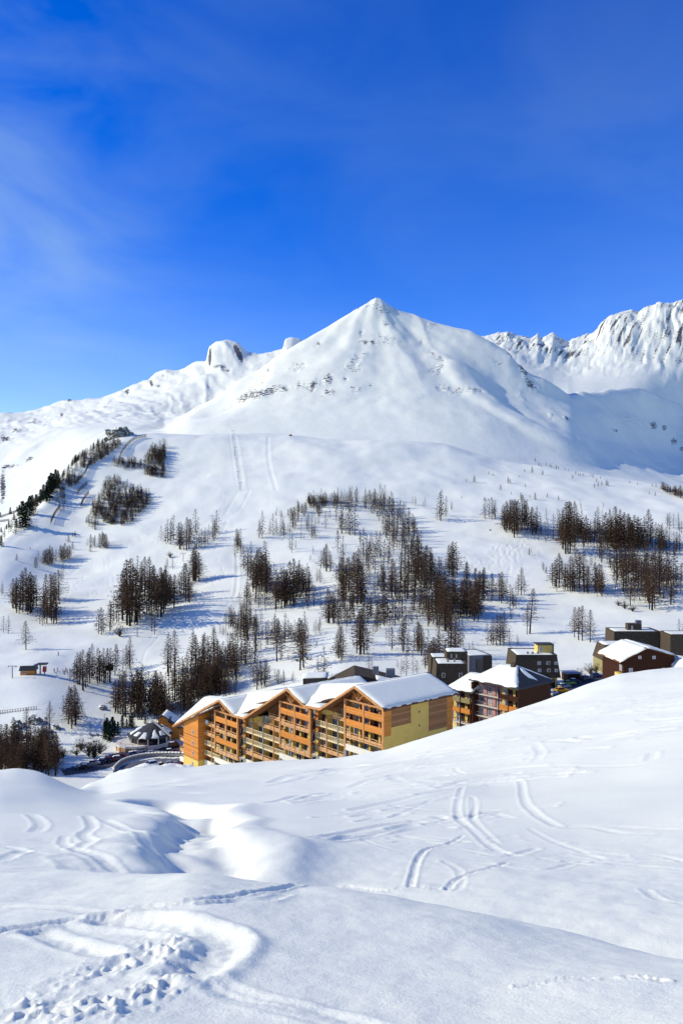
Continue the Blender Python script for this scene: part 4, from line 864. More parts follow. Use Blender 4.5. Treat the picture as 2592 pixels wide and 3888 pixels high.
KINDS['far_tall'] = (None, 18, [larch_arrays(s, 18, 4.9, 0.14, 38, 8, tw=0.50, power=0.95, cheap=True) for s in range(95, 99)])
vv, ff, mi, off = [], [], [], 0
cache = {}
for (loc, rz, wd, s, kd, vi) in WOOD:
    if kd in ('tall', 'thin', 'broad'): kd, vi = 'far_tall', vi % 4; f_ = 1.0
    key = (kd, vi)
    if key not in cache:
        T, C = KINDS[kd][2][vi]
        cache[key] = (np.array([tuple(p) for p in T.v+C.v]), T.f+[tuple(i+len(T.v) for i in q) for q in C.f], len(T.f))
    V0, F0, nt = cache[key]
    c, s_ = math.cos(rz), math.sin(rz)
    W = np.stack([(V0[:, 0]*c-V0[:, 1]*s_)*wd+loc[0], (V0[:, 0]*s_+V0[:, 1]*c)*wd+loc[1], V0[:, 2]*s+loc[2]], 1)
    vv.append(W); ff += [tuple(i+off for i in q) for q in F0]; mi += [0]*nt+[1]*(len(F0)-nt); off += len(V0)
me = bpy.data.meshes.new('larch_wood'); me.from_pydata(np.concatenate(vv).tolist(), [], ff)
me.materials.append(M_TRUNK); me.materials.append(M_THICK); me.polygons.foreach_set('material_index', mi); me.update()
o = bpy.data.objects.new('larch_wood', me); COL.objects.link(o)
o['kind'] = 'stuff'; o['label'] = 'brown thickets of young larch scattered over the snowy hillside'; o['category'] = 'wood'

# dark evergreens: along the left skyline and by the restaurant
EV = [('on the left skyline ridge', 'S8', [(150,870,730),(175,880,740),(130,800,740),(95,830,790),(60,880,840),(45,890,860),(200,800,690),(215,770,680),(240,740,670),(190,740,690),(270,720,640),(290,700,610),(310,710,620),(280,650,600),(330,690,560),(355,640,540),(340,600,500),(370,590,500),(310,560,480),(345,540,470),(385,570,500),(420,470,435),(260,640,610),(235,560,540),(115,640,610),(70,680,640),(110,880,830),(5,720,690),(10,910,880),(10,1000,940),(455,430,400),(480,420,385),(500,415,370),(520,400,370),(545,395,365),(650,330,290),(680,315,285),(620,350,315)]),
      ('by the round restaurant', 'T7', [(550,1090,930),(600,1060,960),(640,1000,900),(730,1000,890),(710,990,900),(850,960,900),(520,1120,970),(480,1100,960),(680,1000,930),(570,1040,950),(500,1060,930)])]
for lab, crop, pts in EV:
    ox, oy, sc_ = CR[crop]; pts = sorted(pts)
    for k, (bx, by, ty) in enumerate(pts):
        t = dict(px=ox+bx*sc_, pb=oy+by*sc_, hp=(by-ty)*sc_*1.25); place(t, 262)
        pos = 'leftmost' if k == 0 else 'rightmost' if k == len(pts)-1 else ORD[k]+' from left'
        vs, H0, _ = KINDS['pine']; s = max(0.25, t['h']/H0)
        e = thing('pine_tree', 'dark evergreen pine %s, %s' % (lab, pos), 'tree', t['loc'], rt.random()*6, 'dark evergreen pines')
        e.scale = (s*1.15, s*1.15, s); vi = rt.randrange(4)
        part('trunk', vs[vi][0], e); part('crown', vs[vi][1], e)
# shrubs
SH = [(338, 2872, 62, 'in the pale scrub left of the parked cars'), (358, 2878, 80, 'in the pale scrub left of the parked cars'), (380, 2862, 60, 'in the pale scrub left of the parked cars'), (310, 2850, 50, 'in the pale scrub left of the parked cars'), (292, 2868, 40, 'in the pale scrub left of the parked cars'),
      (455, 2417, 46, 'at the foot of the low clump'), (2370, 2312, 36, 'beside the track on the right slope'), (2400, 2322, 30, 'beside the track on the right slope'), (2345, 2300, 26, 'beside the track on the right slope'),
      (646, 2118, 28, 'on the bare knoll left of the piste'), (215, 2890, 70, 'at the edge of the dark hollow'), (190, 2900, 80, 'at the edge of the dark hollow'), (240, 2880, 40, 'at the edge of the dark hollow'),
      (1815, 2560, 30, 'behind the snowy hipped roof'), (2200, 2575, 40, 'beside the carport'), (2240, 2560, 46, 'beside the carport'), (2262, 2555, 40, 'beside the carport')]
from collections import Counter
cnt = Counter(s[3] for s in SH); seen = Counter()
for (a_, b_, hp, lab) in sorted(SH):
    t = dict(px=a_, pb=b_, hp=hp); place(t, 215 if b_ > 2800 else 262)
    vs, H0, _ = KINDS['bush']; s = t['h']/H0; k = seen[lab]; seen[lab] += 1
    pos = '' if cnt[lab] == 1 else (', leftmost' if k == 0 else ', rightmost' if k == cnt[lab]-1 else ', %s from left' % ORD[k])
    e = thing('shrub', 'leafless brown shrub %s%s' % (lab, pos), 'shrub', t['loc'], rt.random()*6, 'leafless shrubs')
    e.scale = (s*1.1, s*1.1, s); vi = rt.randrange(3)
    part('stems', vs[vi][0], e); part('twigs', vs[vi][1], e)
# ------------------------------------------------------------------ building materials
def wood_mat(name, col, plank=0.22, var=0.25, rough=0.65, axis=2):
    """boards: colour varies from board to board, thin dark joints, fine grain"""
    m, n, l, b = new_mat(name)
    tc = n.new('ShaderNodeTexCoord'); sp = n.new('ShaderNodeSeparateXYZ'); l.new(tc.outputs['Object'], sp.inputs[0])
    dv = n.new('ShaderNodeMath'); dv.operation = 'DIVIDE'; dv.inputs[1].default_value = plank; l.new(sp.outputs[axis], dv.inputs[0])
    fl = n.new('ShaderNodeMath'); fl.operation = 'FLOOR'; l.new(dv.outputs[0], fl.inputs[0])
    wn_ = n.new('ShaderNodeTexWhiteNoise'); wn_.noise_dimensions = '1D'; l.new(fl.outputs[0], wn_.inputs['W'])
    fr = n.new('ShaderNodeMath'); fr.operation = 'FRACT'; l.new(dv.outputs[0], fr.inputs[0])
    ns = n.new('ShaderNodeTexNoise'); ns.inputs['Scale'].default_value = 1.3; ns.inputs['Detail'].default_value = 5
    mp = n.new('ShaderNodeMapping'); mp.inputs['Scale'].default_value = (1, 1, 6); l.new(tc.outputs['Object'], mp.inputs[0]); l.new(mp.outputs[0], ns.inputs['Vector'])
    ad = n.new('ShaderNodeMath'); ad.operation = 'MULTIPLY_ADD'; ad.inputs[1].default_value = 0.5; l.new(wn_.outputs['Value'], ad.inputs[0]); l.new(ns.outputs['Fac'], ad.inputs[2])
    rp = n.new('ShaderNodeValToRGB'); rp.color_ramp.elements[0].position = 0.3; rp.color_ramp.elements[1].position = 1.0
    rp.color_ramp.elements[0].color = tuple(c*(1-var) for c in col)+(1,); rp.color_ramp.elements[1].color = tuple(min(1, c*(1+var)) for c in col)+(1,)
    l.new(ad.outputs[0], rp.inputs[0])
    lt = n.new('ShaderNodeMath'); lt.operation = 'LESS_THAN'; lt.inputs[1].default_value = 0.07; l.new(fr.outputs[0], lt.inputs[0])
    mx = n.new('ShaderNodeMix'); mx.data_type = 'RGBA'; mx.inputs['B'].default_value = tuple(c*0.45 for c in col)+(1,)
    l.new(lt.outputs[0], mx.inputs['Factor']); l.new(rp.outputs[0], mx.inputs['A']); l.new(mx.outputs['Result'], b.inputs['Base Color'])
    b.inputs['Roughness'].default_value = rough; b.inputs['Specular IOR Level'].default_value = 0.06
    return m
W_OR = wood_mat('orange_larch_boards', (0.60, 0.235, 0.052))
W_RAIL = mat('balcony_wood', (0.62, 0.34, 0.14), 0.7, 0.2, 2.0)
W_BEAM = mat('beam_wood', (0.52, 0.24, 0.08), 0.7, 0.2, 1.5)
W_DARK = wood_mat('dark_brown_boards', (0.055, 0.022, 0.012))
W_MID = wood_mat('weathered_boards', (0.33, 0.165, 0.075), 0.5, 0.3)
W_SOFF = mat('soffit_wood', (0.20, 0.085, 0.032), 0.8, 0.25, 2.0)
P_YEL = mat('yellow_render', (0.70, 0.49, 0.12), 0.85, 0.06, 0.6, bump=0.1)
P_CRM = mat('cream_parapet', (0.74, 0.70, 0.56), 0.8, 0.05, 1.0)
P_LAT = mat('cream_lattice', (0.72, 0.58, 0.32), 0.8, 0.08, 2.0)
P_PINK = mat('pink_render', (0.50, 0.26, 0.22), 0.85, 0.1, 0.8)
P_GREY = mat('slate_cladding', (0.085, 0.064, 0.040), 0.85, 0.2, 1.2, spec=0.08)
P_GREY2 = mat('pale_grey_cladding', (0.20, 0.20, 0.20), 0.75, 0.12, 1.2)
P_OLIVE = mat('olive_render', (0.30, 0.25, 0.10), 0.85, 0.08, 0.8)
STONE = mat('grey_stone_pillar', (0.26, 0.24, 0.20), 0.9, 0.3, 5.0, bump=0.4)
FASCIA = mat('roof_edge', (0.10, 0.045, 0.03), 0.7, 0.2, 2.0)
METAL = mat('grey_steel', (0.30, 0.31, 0.32), 0.45, 0.1, 2.0, metal=0.6)
DKMET = mat('dark_steel', (0.05, 0.05, 0.055), 0.5, 0.15, 2.0, metal=0.3)
ROOFDK = mat('bare_dark_roofing', (0.045, 0.045, 0.042), 0.7, 0.3, 1.5)
def glass_mat(name, col, rough=0.08):
    m, n, l, b = new_mat(name)
    b.inputs['Base Color'].default_value = tuple(col)+(1,); b.inputs['Roughness'].default_value = rough
    b.inputs['Specular IOR Level'].default_value = 0.55
    return m
G_DARK = glass_mat('dark_pane', (0.012, 0.014, 0.018)); G_CURT = glass_mat('curtained_pane', (0.36, 0.35, 0.33), 0.25); G_BLUE = glass_mat('sky_pane', (0.05, 0.07, 0.10))
FRAME_W = mat('white_frame', (0.70, 0.69, 0.66), 0.6, 0.04); FRAME_B = mat('brown_frame', (0.16, 0.07, 0.035), 0.6, 0.1)
SNOWCAP, n, l, b, geo, noise = snow_material('roof_snow', False)
add_bump(n, l, b, [(noise(1.2, 4, 0.6).outputs['Fac'], 0.35, 0.15)])

PANES = [G_DARK, G_DARK, G_DARK, G_CURT, G_BLUE]
_win = {}
def window(parent, x, y, z, w_, h_, fm=None, pm=None, rz=0.0, split=True, name='window'):
    """window standing in the plane y (outside is -y): frame + pane"""
    fm = fm or FRAME_B; pm = pm or G_DARK
    key = (round(w_, 2), round(h_, 2), fm.name, pm.name, split)
    if key not in _win:
        t_ = 0.09
        f_ = MB(); f_.box(-w_/2, -w_/2+t_, -0.06, 0.06, 0, h_); f_.box(w_/2-t_, w_/2, -0.06, 0.06, 0, h_)
        f_.box(-w_/2+t_, w_/2-t_, -0.06, 0.06, 0, t_); f_.box(-w_/2+t_, w_/2-t_, -0.06, 0.06, h_-t_, h_)
        if split and w_ > 1.0: f_.box(-0.05, 0.05, -0.05, 0.05, t_, h_-t_)
        p_ = MB(); p_.box(-w_/2+t_*0.5, w_/2-t_*0.5, -0.02, 0.03, t_*0.5, h_-t_*0.5)
        _win[key] = (f_.mesh('window_frame', fm), p_.mesh('window_pane', pm))
    a, c = _win[key]
    o = part(name, a, parent, location=(x, y, z), rotation_euler=(0, 0, rz)); part('pane', c, o)
    return o

def snow_sheet(parent, quad, th=0.5, nx=14, ny=18, seed=1, inset=0.12, droop=0.12, name='roof_snow'):
    """soft layer of snow over a sloping quad of roof: quad = 4 corners (x, y, z), counter-clockwise from above"""
    a, b_, c, d = [np.array(q, float) for q in quad]
    vs, fs = [], []
    for j in range(ny+1):
        for i in range(nx+1):
            u_, v_ = i/nx, j/ny
            p = (a*(1-u_)+b_*u_)*(1-v_)+(d*(1-u_)+c*u_)*v_
            e = min(u_, 1-u_)*np.linalg.norm(b_-a), min(v_, 1-v_)*np.linalg.norm(d-a)
            f_ = min(1, (min(e)/0.5))**0.5
            nz = float(noise2(np.array([p[0]*0.45+seed*3.1]), np.array([p[1]*0.45]), seed)[0])
            n3 = float(noise2(np.array([p[0]*1.6+seed]), np.array([p[1]*1.6]), seed+4)[0])
            p = p+np.array([0, 0, th*0.8*f_*(1+0.18*nz+0.10*n3)+0.01])
            if min(e) < 1e-6: p = p+np.array([0.22*n3, 0.22*nz, -0.02])
            vs.append(tuple(p))
    W = nx+1
    for j in range(ny):
        for i in range(nx): fs.append((j*W+i, j*W+i+1, (j+1)*W+i+1, (j+1)*W+i))
    ring = [i for i in range(W)]+[j*W+nx for j in range(1, ny+1)]+[ny*W+i for i in range(nx-1, -1, -1)]+[j*W for j in range(ny-1, 0, -1)]
    k = len(vs); vs += [(vs[i][0], vs[i][1], vs[i][2]-0.10) for i in ring]
    for q in range(len(ring)):
        r_ = (q+1) % len(ring); fs.append((ring[r_], ring[q], k+q, k+r_))
    fs.append(tuple(k+q for q in range(len(ring)))[::-1])
    m = MB(); m.add(vs, fs); return m.build(name, SNOWCAP, parent, True)

# ------------------------------------------------------------------ the large apartment block (three gables)
RZ = math.atan2(-0.755, 0.656)
ZB = -76.0
A = thing('apartment_block', 'long orange timber and yellow apartment block with three snowy gables', 'building', (9.7, 175.0, ZB), RZ)
h = lambda z: z-ZB                                    # absolute height -> local
PROF = [(-1.3, -41.15), (7.85, -37.75), (19.5, -44.7), (25.3, -45.0), (32.0, -42.2), (50.0, -52.5), (54.8, -52.8), (61.7, -49.95), (86.2, -61.6)]
def roof_z(t): return float(np.interp(t, [p[0] for p in PROF], [p[1] for p in PROF]))
YF, YBK = -2.4, 21.3
def body(name, t0, t1, y0, z0, z1, m, y1=20.5):
    """solid piece of wall between t0..t1 whose top is z1 or the roof, whichever is lower"""
    ts = sorted(set([t0, t1]+[p[0] for p in PROF if t0 < p[0] < t1]))
    top = [(-t, h(min(z1, roof_z(t)-0.42))) for t in ts]             # from right (small t) to left
    poly = [(-t1, h(z0)), (-t0, h(z0))]+top
    q = MB(); q.prism_y(poly, y0, y1); return q.build(name, m, A)
BAYS = [(0.0, 12.6, -43.0), (24.5, 36.6, -47.6), (54.6, 65.9, -55.1)]
RECS = [(12.6, 24.5, -43.0, 19.0), (36.6, 54.6, -47.6, 46.0), (65.9, 73.7, -55.1, 70.0)]
BASE = lambda t: float(np.interp(t, [0, 25, 55, 86], [-60.5, -65, -72, -76]))
for (a, b_, zt) in BAYS:
    body('wall', a, b_, 1.2, zt-4.6, 0, W_OR); body('wall', a, b_, 1.2, BASE(b_), zt-4.602, P_YEL)
for (a, b_, zt, _) in RECS:
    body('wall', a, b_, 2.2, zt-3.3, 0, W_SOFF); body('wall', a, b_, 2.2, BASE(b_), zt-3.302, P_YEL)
# stair tower and end strip
body('stair_tower', 73.7, 81.6, -1.5, -69.2, 0, W_OR); body('stair_tower_base', 73.7, 81.6, -1.5, -76, -69.202, P_YEL)
body('wall', 81.6, 84.6, 1.0, -76, 0, W_OR)
for k, zc in enumerate((-61.2, -64.2, -67.1, -70.1)):
    window(A, -76.6, -1.53, h(zc-1.2), 0.62, 1.25, FRAME_W, G_BLUE, split=False)
for zc in (-62.9, -65.8, -69.15):
    q = MB(); q.box(-81.62, -73.68, -1.56, -1.44, h(zc), h(zc+0.12)); q.build('cladding_joint', W_SOFF, A)

def rail(kind_, x0, x1, y, z):
    """balustrade between x0 and x1 standing on z"""
    q = MB()
    if kind_ == 'solid':
        q.box(x0, x1, y-0.09, y+0.09, z-0.32, z+1.12); return q.build('parapet', W_OR, A)
    if kind_ == 'white':
        q.box(x0, x1, y-0.12, y+0.12, z-0.25, z+1.15); return q.build('parapet', P_CRM, A)
    if kind_ == 'lattice':
        q.box(x0, x1, y-0.06, y+0.06, z+1.0, z+1.12); q.box(x0, x1, y-0.06, y+0.06, z-0.05, z+0.10)
        nx = max(2, int(round((x1-x0)/0.85)))
        for i in range(nx):
            a, c = x0+(x1-x0)*i/nx, x0+(x1-x0)*(i+1)/nx
            q.bar((a, y, z+0.1), (c, y, z+1.0), 0.055); q.bar((a, y, z+1.0), (c, y, z+0.1), 0.055); q.box(a-0.04, a+0.04, y-0.05, y+0.05, z+0.1, z+1.0)
        q.box(x0, x1, y-0.05, y+0.05, z-0.30, z-0.05)
        return q.build('lattice_rail', P_LAT, A)
    o = None
    q.box(x0, x1, y-0.05, y+0.05, z+0.98, z+1.10); q.box(x0, x1, y-0.04, y+0.04, z+0.08, z+0.62); q.box(x0, x1, y-0.06, y+0.06, z-0.30, z-0.02)
    nx = max(1, int(round((x1-x0)/2.0)))
    for i in range(nx+1):
        a = x0+(x1-x0)*i/nx; q.box(a-0.07, a+0.07, y-0.10, y+0.08, z-0.30, z+1.15)
    return q.build('balcony_rail', W_RAIL, A)
rb = random.Random(4)
MODS = [('solid', 'solid', 'rail', 'white', 'white'), ('solid', 'rail', 'solid', 'rail', 'white'), ('solid', 'rail', 'solid', 'rail', 'white', 'white')]
for (a, b_, zt), ks in zip(BAYS, MODS):
    for k, kd in enumerate(ks):
        z = h(zt-1.1-2.8*k)
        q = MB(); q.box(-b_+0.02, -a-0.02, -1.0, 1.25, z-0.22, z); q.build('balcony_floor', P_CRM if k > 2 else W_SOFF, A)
        if kd == 'rail':
            m_ = (a+b_)/2; rail('rail', -b_+0.15, -m_-0.12, -1.05, z); rail('rail', -m_+0.12, -a-0.15, -1.05, z)
        else: rail(kd, -b_, -a, -1.05, z)
        # doors and windows at the back of the loggia
        for f_ in (0.14, 0.40, 0.66, 0.88):
            w_ = 1.9 if f_ != 0.88 else 1.0
            window(A, -b_+(b_-a)*f_, 1.16, z+0.02, w_, 2.2, FRAME_W if rb.random() < 0.35 else FRAME_B, rb.choice(PANES), name='balcony_door')
        if k < 4:
            for f_ in (0.27, 0.53, 0.78):
                q = MB(); q.box(-b_+(b_-a)*f_-0.28, -b_+(b_-a)*f_+0.28, 0.3, 1.18, z, z+2.55); q.build('dividing_panel', W_BEAM if k < 2 else P_YEL, A)
    # posts, truss in the gable
    top = zt-0.9
    for f_ in (0.0, 0.5, 1.0):
        x = -b_+(b_-a)*f_; x = min(max(x, -b_+0.25), -a-0.25)
        zl = zt-9.6 if f_ != 0.5 else zt-6.0
        q = MB(); q.box(x-0.26, x+0.26, -1.22, -0.78, h(zl), h(min(roof_z(-x)-0.55, zt+1.45))); q.build('post', W_BEAM, A)
    q = MB(); q.box(-b_+0.2, -a-0.2, -1.25, -0.95, h(zt+1.3), h(zt+1.62)); q.build('tie_beam', W_BEAM, A)
    ap = {0.0: 7.85, 24.5: 32.0, 54.6: 61.7}[a]; az = roof_z(ap)-0.6
    for (x0, z0, x1, z1) in [(-ap, h(zt+1.6), -ap, h(az)), (-ap, h(zt+1.7), -ap-1.9, h(zt+1.7)+min(1.9, az-zt-2.2)), (-ap, h(zt+1.7), -ap+1.9, h(zt+1.7)+min(1.9, az-zt-2.2))]:
        q = MB(); q.bar((x0, -1.1, z0), (x1, -1.1, z1), 0.17); q.build('truss_strut', W_BEAM, A)
    # stone piers under the bay
    for x in (-b_+0.4, -(a+b_)/2, -a-0.45):
        q = MB(); q.box(x-0.45, x+0.45, -1.35, -0.55, h(BASE(b_)-1), h(zt-(9.9 if a == 0 else 12.4))); q.build('stone_pier', STONE, A)
    # struts carrying the overhanging upper storeys
    for x in (-b_+0.6, -a-0.6):
        q = MB(); q.bar((x, 1.1, h(zt-8.7)), (x, -1.0, h(zt-7.1)), 0.14); q.build('bracket', FASCIA, A)
for (a, b_, zt, tm), kinds in zip(RECS, [('rail', 'lattice', 'lattice', 'rail', 'white'), ('rail', 'rail', 'lattice', 'lattice', 'rail', 'white'), ('rail', 'rail', 'lattice', 'lattice', 'white')]):
    for k, kd in enumerate(kinds):
        z = h(zt-3.9-2.8*k)
        tb = b_
        while roof_z(tb)-1.6 < (z+ZB)+1.15 and tb > a+2: tb -= 0.5     # no balcony above the roof line
        q = MB(); q.box(-tb+0.02, -a-0.02, 0.55, 2.25, z-0.22, z); q.build('balcony_floor', W_SOFF if k < 1 else P_CRM, A)
        nsp = max(1, int(round((tb-a)/4.6)))
        for i in range(nsp):
            x0, x1 = -tb+(tb-a)*i/nsp+0.12, -tb+(tb-a)*(i+1)/nsp-0.12
            rail(kd, x0, x1, 0.5, z)
            window(A, (x0+x1)/2-0.9, 2.16, z+0.02, 1.7, 2.15, FRAME_W if rb.random() < 0.5 else FRAME_B, rb.choice(PANES), name='balcony_door')
            window(A, (x0+x1)/2+1.1, 2.16, z+0.5, 0.9, 1.3, FRAME_B, rb.choice(PANES), split=False)
            q = MB(); q.box(x1+0.02, x1+0.22, 0.6, 2.2, z, z+2.58); q.build('dividing_wall', P_YEL if k > 0 else W_SOFF, A)
    for i in range(1, max(2, int(round((b_-a)/4.6)))):
        n_ = max(2, int(round((b_-a)/4.6))); x = -b_+(b_-a)*i/n_
        q = MB(); q.box(x-0.15, x+0.15, 0.36, 0.66, h(BASE(b_)), h(min(zt-4, roof_z(-x)-0.6))); q.build('balcony_post', W_BEAM if i % 2 else STONE, A)
# end strip: little balconies left of the tower, towel over a rail
for k, kd in enumerate(('rail', 'rail', 'white')):
    z = h(-65.4-3.0*k)
    q = MB(); q.box(-84.5, -81.65, -0.9, 1.0, z-0.2, z); q.build('balcony_floor', P_CRM, A)
    rail(kd, -84.5, -81.7, -0.9, z); window(A, -83.1, 0.96, z+0.02, 1.5, 2.1, FRAME_B, G_DARK, name='balcony_door')
q = MB(); q.box(-84.62, -84.4, -1.0, -0.8, h(-76), h(-61.7)); q.build('post', W_SOFF, A)
q = MB(); q.box(-72.9, -71.7, -0.1+0.5, -0.03+0.5, h(-58.9), h(-57.85)); q.build('hung_towel', mat('pale_towel', (0.62, 0.68, 0.74), 0.9, 0.2, 6), A)
# end wall on the right: yellow render, two fields of boards, vents
q = MB(); q.add([(0.0, 0.9, h(-62)), (0.0, 20.5, h(-62)), (0.0, 20.5, h(-41.2)), (0.0, 0.9, h(-41.2)), (0.14, 0.9, h(-62)), (0.14, 20.5, h(-62)), (0.14, 20.5, h(-41.2)), (0.14, 0.9, h(-41.2))],
                [(0, 1, 2, 3), (7, 6, 5, 4), (0, 4, 5, 1), (1, 5, 6, 2), (2, 6, 7, 3), (3, 7, 4, 0)]); q.build('end_wall', P_YEL, A)
q = MB(); q.box(-0.2, 0.18, -1.2, 0.9, h(-47.4), h(-41.4)); q.build('corner_boards', W_OR, A)
q = MB(); q.box(-0.2, 0.16, -1.1, 0.9, h(-62), h(-47.41)); q.build('corner_pier', P_YEL, A)
for (y0, y1, zl) in [(1.0, 6.9, -45.8), (12.6, 18.5, -48.6), (18.65, 20.45, -51.4)]:
    z = -41.3; k = 0
    while z-0.56 > zl-0.1:
        q = MB(); q.box(0.14, 0.20+0.015*(k % 3), y0, y1, h(z-0.545), h(z)); q.build('board', W_MID if y0 < 18 else W_OR, A); z -= 0.56; k += 1
for zc in (-43.6, -46.6, -49.6):
    q = MB(); q.box(0.13, 0.22, 9.4, 9.75, h(zc-0.35), h(zc)); q.build('vent', DKMET, A)
# roof: eight slopes, each with its snow
for i, ((t0, z0), (t1, z1)) in enumerate(zip(PROF[:-1], PROF[1:])):
    q = MB(); q.prism_y([(-t1, h(z1)-0.42), (-t0, h(z0)-0.42), (-t0, h(z0)), (-t1, h(z1))], YF, YBK)
    sl = q.build('roof_slope', FASCIA, A)
    q = MB(); q.prism_y([(-t1+0.01, h(z1)-0.62), (-t0-0.01, h(z0)-0.62), (-t0-0.01, h(z0)-0.425), (-t1+0.01, h(z1)-0.425)], YF+0.25, 1.0)
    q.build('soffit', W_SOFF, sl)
    q = MB(); q.prism_y([(-t1, h(z1)-0.50), (-t0, h(z0)-0.50), (-t0, h(z0)+0.06), (-t1, h(z1)+0.06)], YF-0.10, YF-0.003)
    q.build('barge_board', W_BEAM, sl)
    L = math.hypot(t1-t0, z1-z0)
    snow_sheet(sl, [(-t1, YF+0.05, h(z1)), (-t0, YF+0.05, h(z0)), (-t0, YBK-0.1, h(z0)), (-t1, YBK-0.1, h(z1))], 0.55 if i else 0.34, max(6, int(L/0.9)), 26, seed=i+3)

# main roof slopes rising behind the gables towards the long ridge
for i, (FL, FR, BR, BL) in enumerate([((25.3, -1.5, -45.0), (13, 6.0, -40.7), (13, 8.3, -39.5), (35, 8.3, -43.0)), ((54.8, -1.5, -52.8), (38, 6.0, -46.2), (38, 8.3, -44.6), (64, 8.3, -49.9)), ((86.3, -2.35, -61.7), (64, -2.35, -52.2), (66, 8.3, -52.0), (86.3, 8.3, -54.8))]):
    T4 = lambda p, dz=0: (-p[0], p[1], h(p[2])+dz)
    bk = lambda p: (p[0], 21.0, p[2]-4.0)
    q = MB(); q.hexa([T4(p, -.4) for p in (FL, FR, BR, BL)], [T4(p) for p in (FL, FR, BR, BL)]); sl = q.build('main_roof', FASCIA, A)
    q = MB(); q.hexa([T4(p, -.4) for p in (BL, BR, bk(BR), bk(BL))], [T4(p) for p in (BL, BR, bk(BR), bk(BL))]); q.build('rear_slope', FASCIA, sl)
    snow_sheet(sl, [T4(p) for p in (FL, FR, BR, BL)], 0.55, 22, 12, seed=91+i); snow_sheet(sl, [T4(p) for p in (BL, BR, bk(BR), bk(BL))], 0.55, 18, 10, seed=95+i)

# ------------------------------------------------------------------ second chalet: orange and pink loggias, dark end wall
B = thing('balcony_chalet', 'tall chalet with orange and pink balconies and dark brown end wall', 'building', (42.8, 200.0, -58.0), RZ)
hb = lambda z: z+58.0
def bx(parent, name, m, *a):
    q = MB(); q.box(*a); return q.build(name, m, parent)
bx(B, 'wall', P_YEL, -6.1, -0.15, 1.4, 13.2, 0, hb(-42.6)); bx(B, 'end_wall', W_DARK, -0.15, 0.0, 0, 13.2, 0, hb(-42.6))
bx(B, 'wall', P_PINK, -14.6, -6.1, 2.2, 13.2, 0, hb(-43.2)); bx(B, 'wall', P_YEL, -22.0, -14.6, 1.4, 13.2, 0, hb(-46.0))
bx(B, 'party_wall', W_DARK, -14.9, -14.3, 0.1, 2.2, 0, hb(-43.4))
for sec, (x0, x1, ztop, nlev) in enumerate([(-6.1, 0.0, -44.9, 4), (-21.9, -14.9, -48.0, 4)]):
    for k in range(nlev):
        z = hb(ztop-2.75*k-0.95)
        bx(B, 'balcony_floor', P_CRM if k > 1 else W_SOFF, x0, x1, -0.1, 1.45, z-0.16, z)
        if k == 0: bx(B, 'parapet', P_OLIVE if sec else W_DARK, x0, x1, -0.14, 0.04, z-0.2, z+1.0)
        elif k == 1: bx(B, 'parapet', W_OR, x0, x1, -0.14, 0.04, z-0.15, z+1.15)
        else:
            q = MB(); q.box(x0, x1, -0.12, -0.04, z+0.92, z+1.02)
            for i in range(9): q.box(x0+(x1-x0)*i/8-0.03, x0+(x1-x0)*i/8+0.03, -0.11, -0.05, z, z+0.92)
            q.build('balcony_rail', DKMET, B)
        for f_, pm in ((0.22, G_CURT), (0.45, G_DARK), (0.78, rb.choice(PANES))):
            window(B, x0+(x1-x0)*f_, 1.36, z+0.02, 1.2, 2.1, FRAME_W if pm is G_CURT else FRAME_B, pm, name='balcony_door')
    for f_ in (0.02, 0.5, 0.98):
        bx(B, 'post', W_DARK, x0+(x1-x0)*f_-0.12, x0+(x1-x0)*f_+0.12, -0.2, 0.06, 0, hb(ztop+1.6))
for k in range(5):
    z = hb(-46.3-2.75*k)
    bx(B, 'balcony_floor', P_CRM, -14.3, -6.2, 0.9, 2.25, z-0.14, z)
    q = MB(); q.box(-14.3, -6.2, 0.86, 0.92, z+0.95, z+1.03)
    for i in range(13): q.box(-14.3+8.1*i/12-0.025, -14.3+8.1*i/12+0.025, 0.86, 0.92, z, z+0.95)
    q.build('balcony_rail', METAL, B)
    for f_ in (0.14, 0.47, 0.82): window(B, -14.3+8.1*f_, 2.16, z+0.3, 1.2, 1.7, FRAME_W, G_CURT if (k+int(f_*10)) % 2 else G_BLUE)
    for f_ in (0.3, 0.64): bx(B, 'pink_panel', P_PINK, -14.3+8.1*f_-0.5, -14.3+8.1*f_+0.5, 1.9, 2.21, z, z+2.3)
bx(B, 'red_sunshade', mat('red_canvas', (0.5, 0.02, 0.03), 0.8, 0.1), -7.4, -6.6, 0.2, 0.9, hb(-52.6), hb(-51.6))
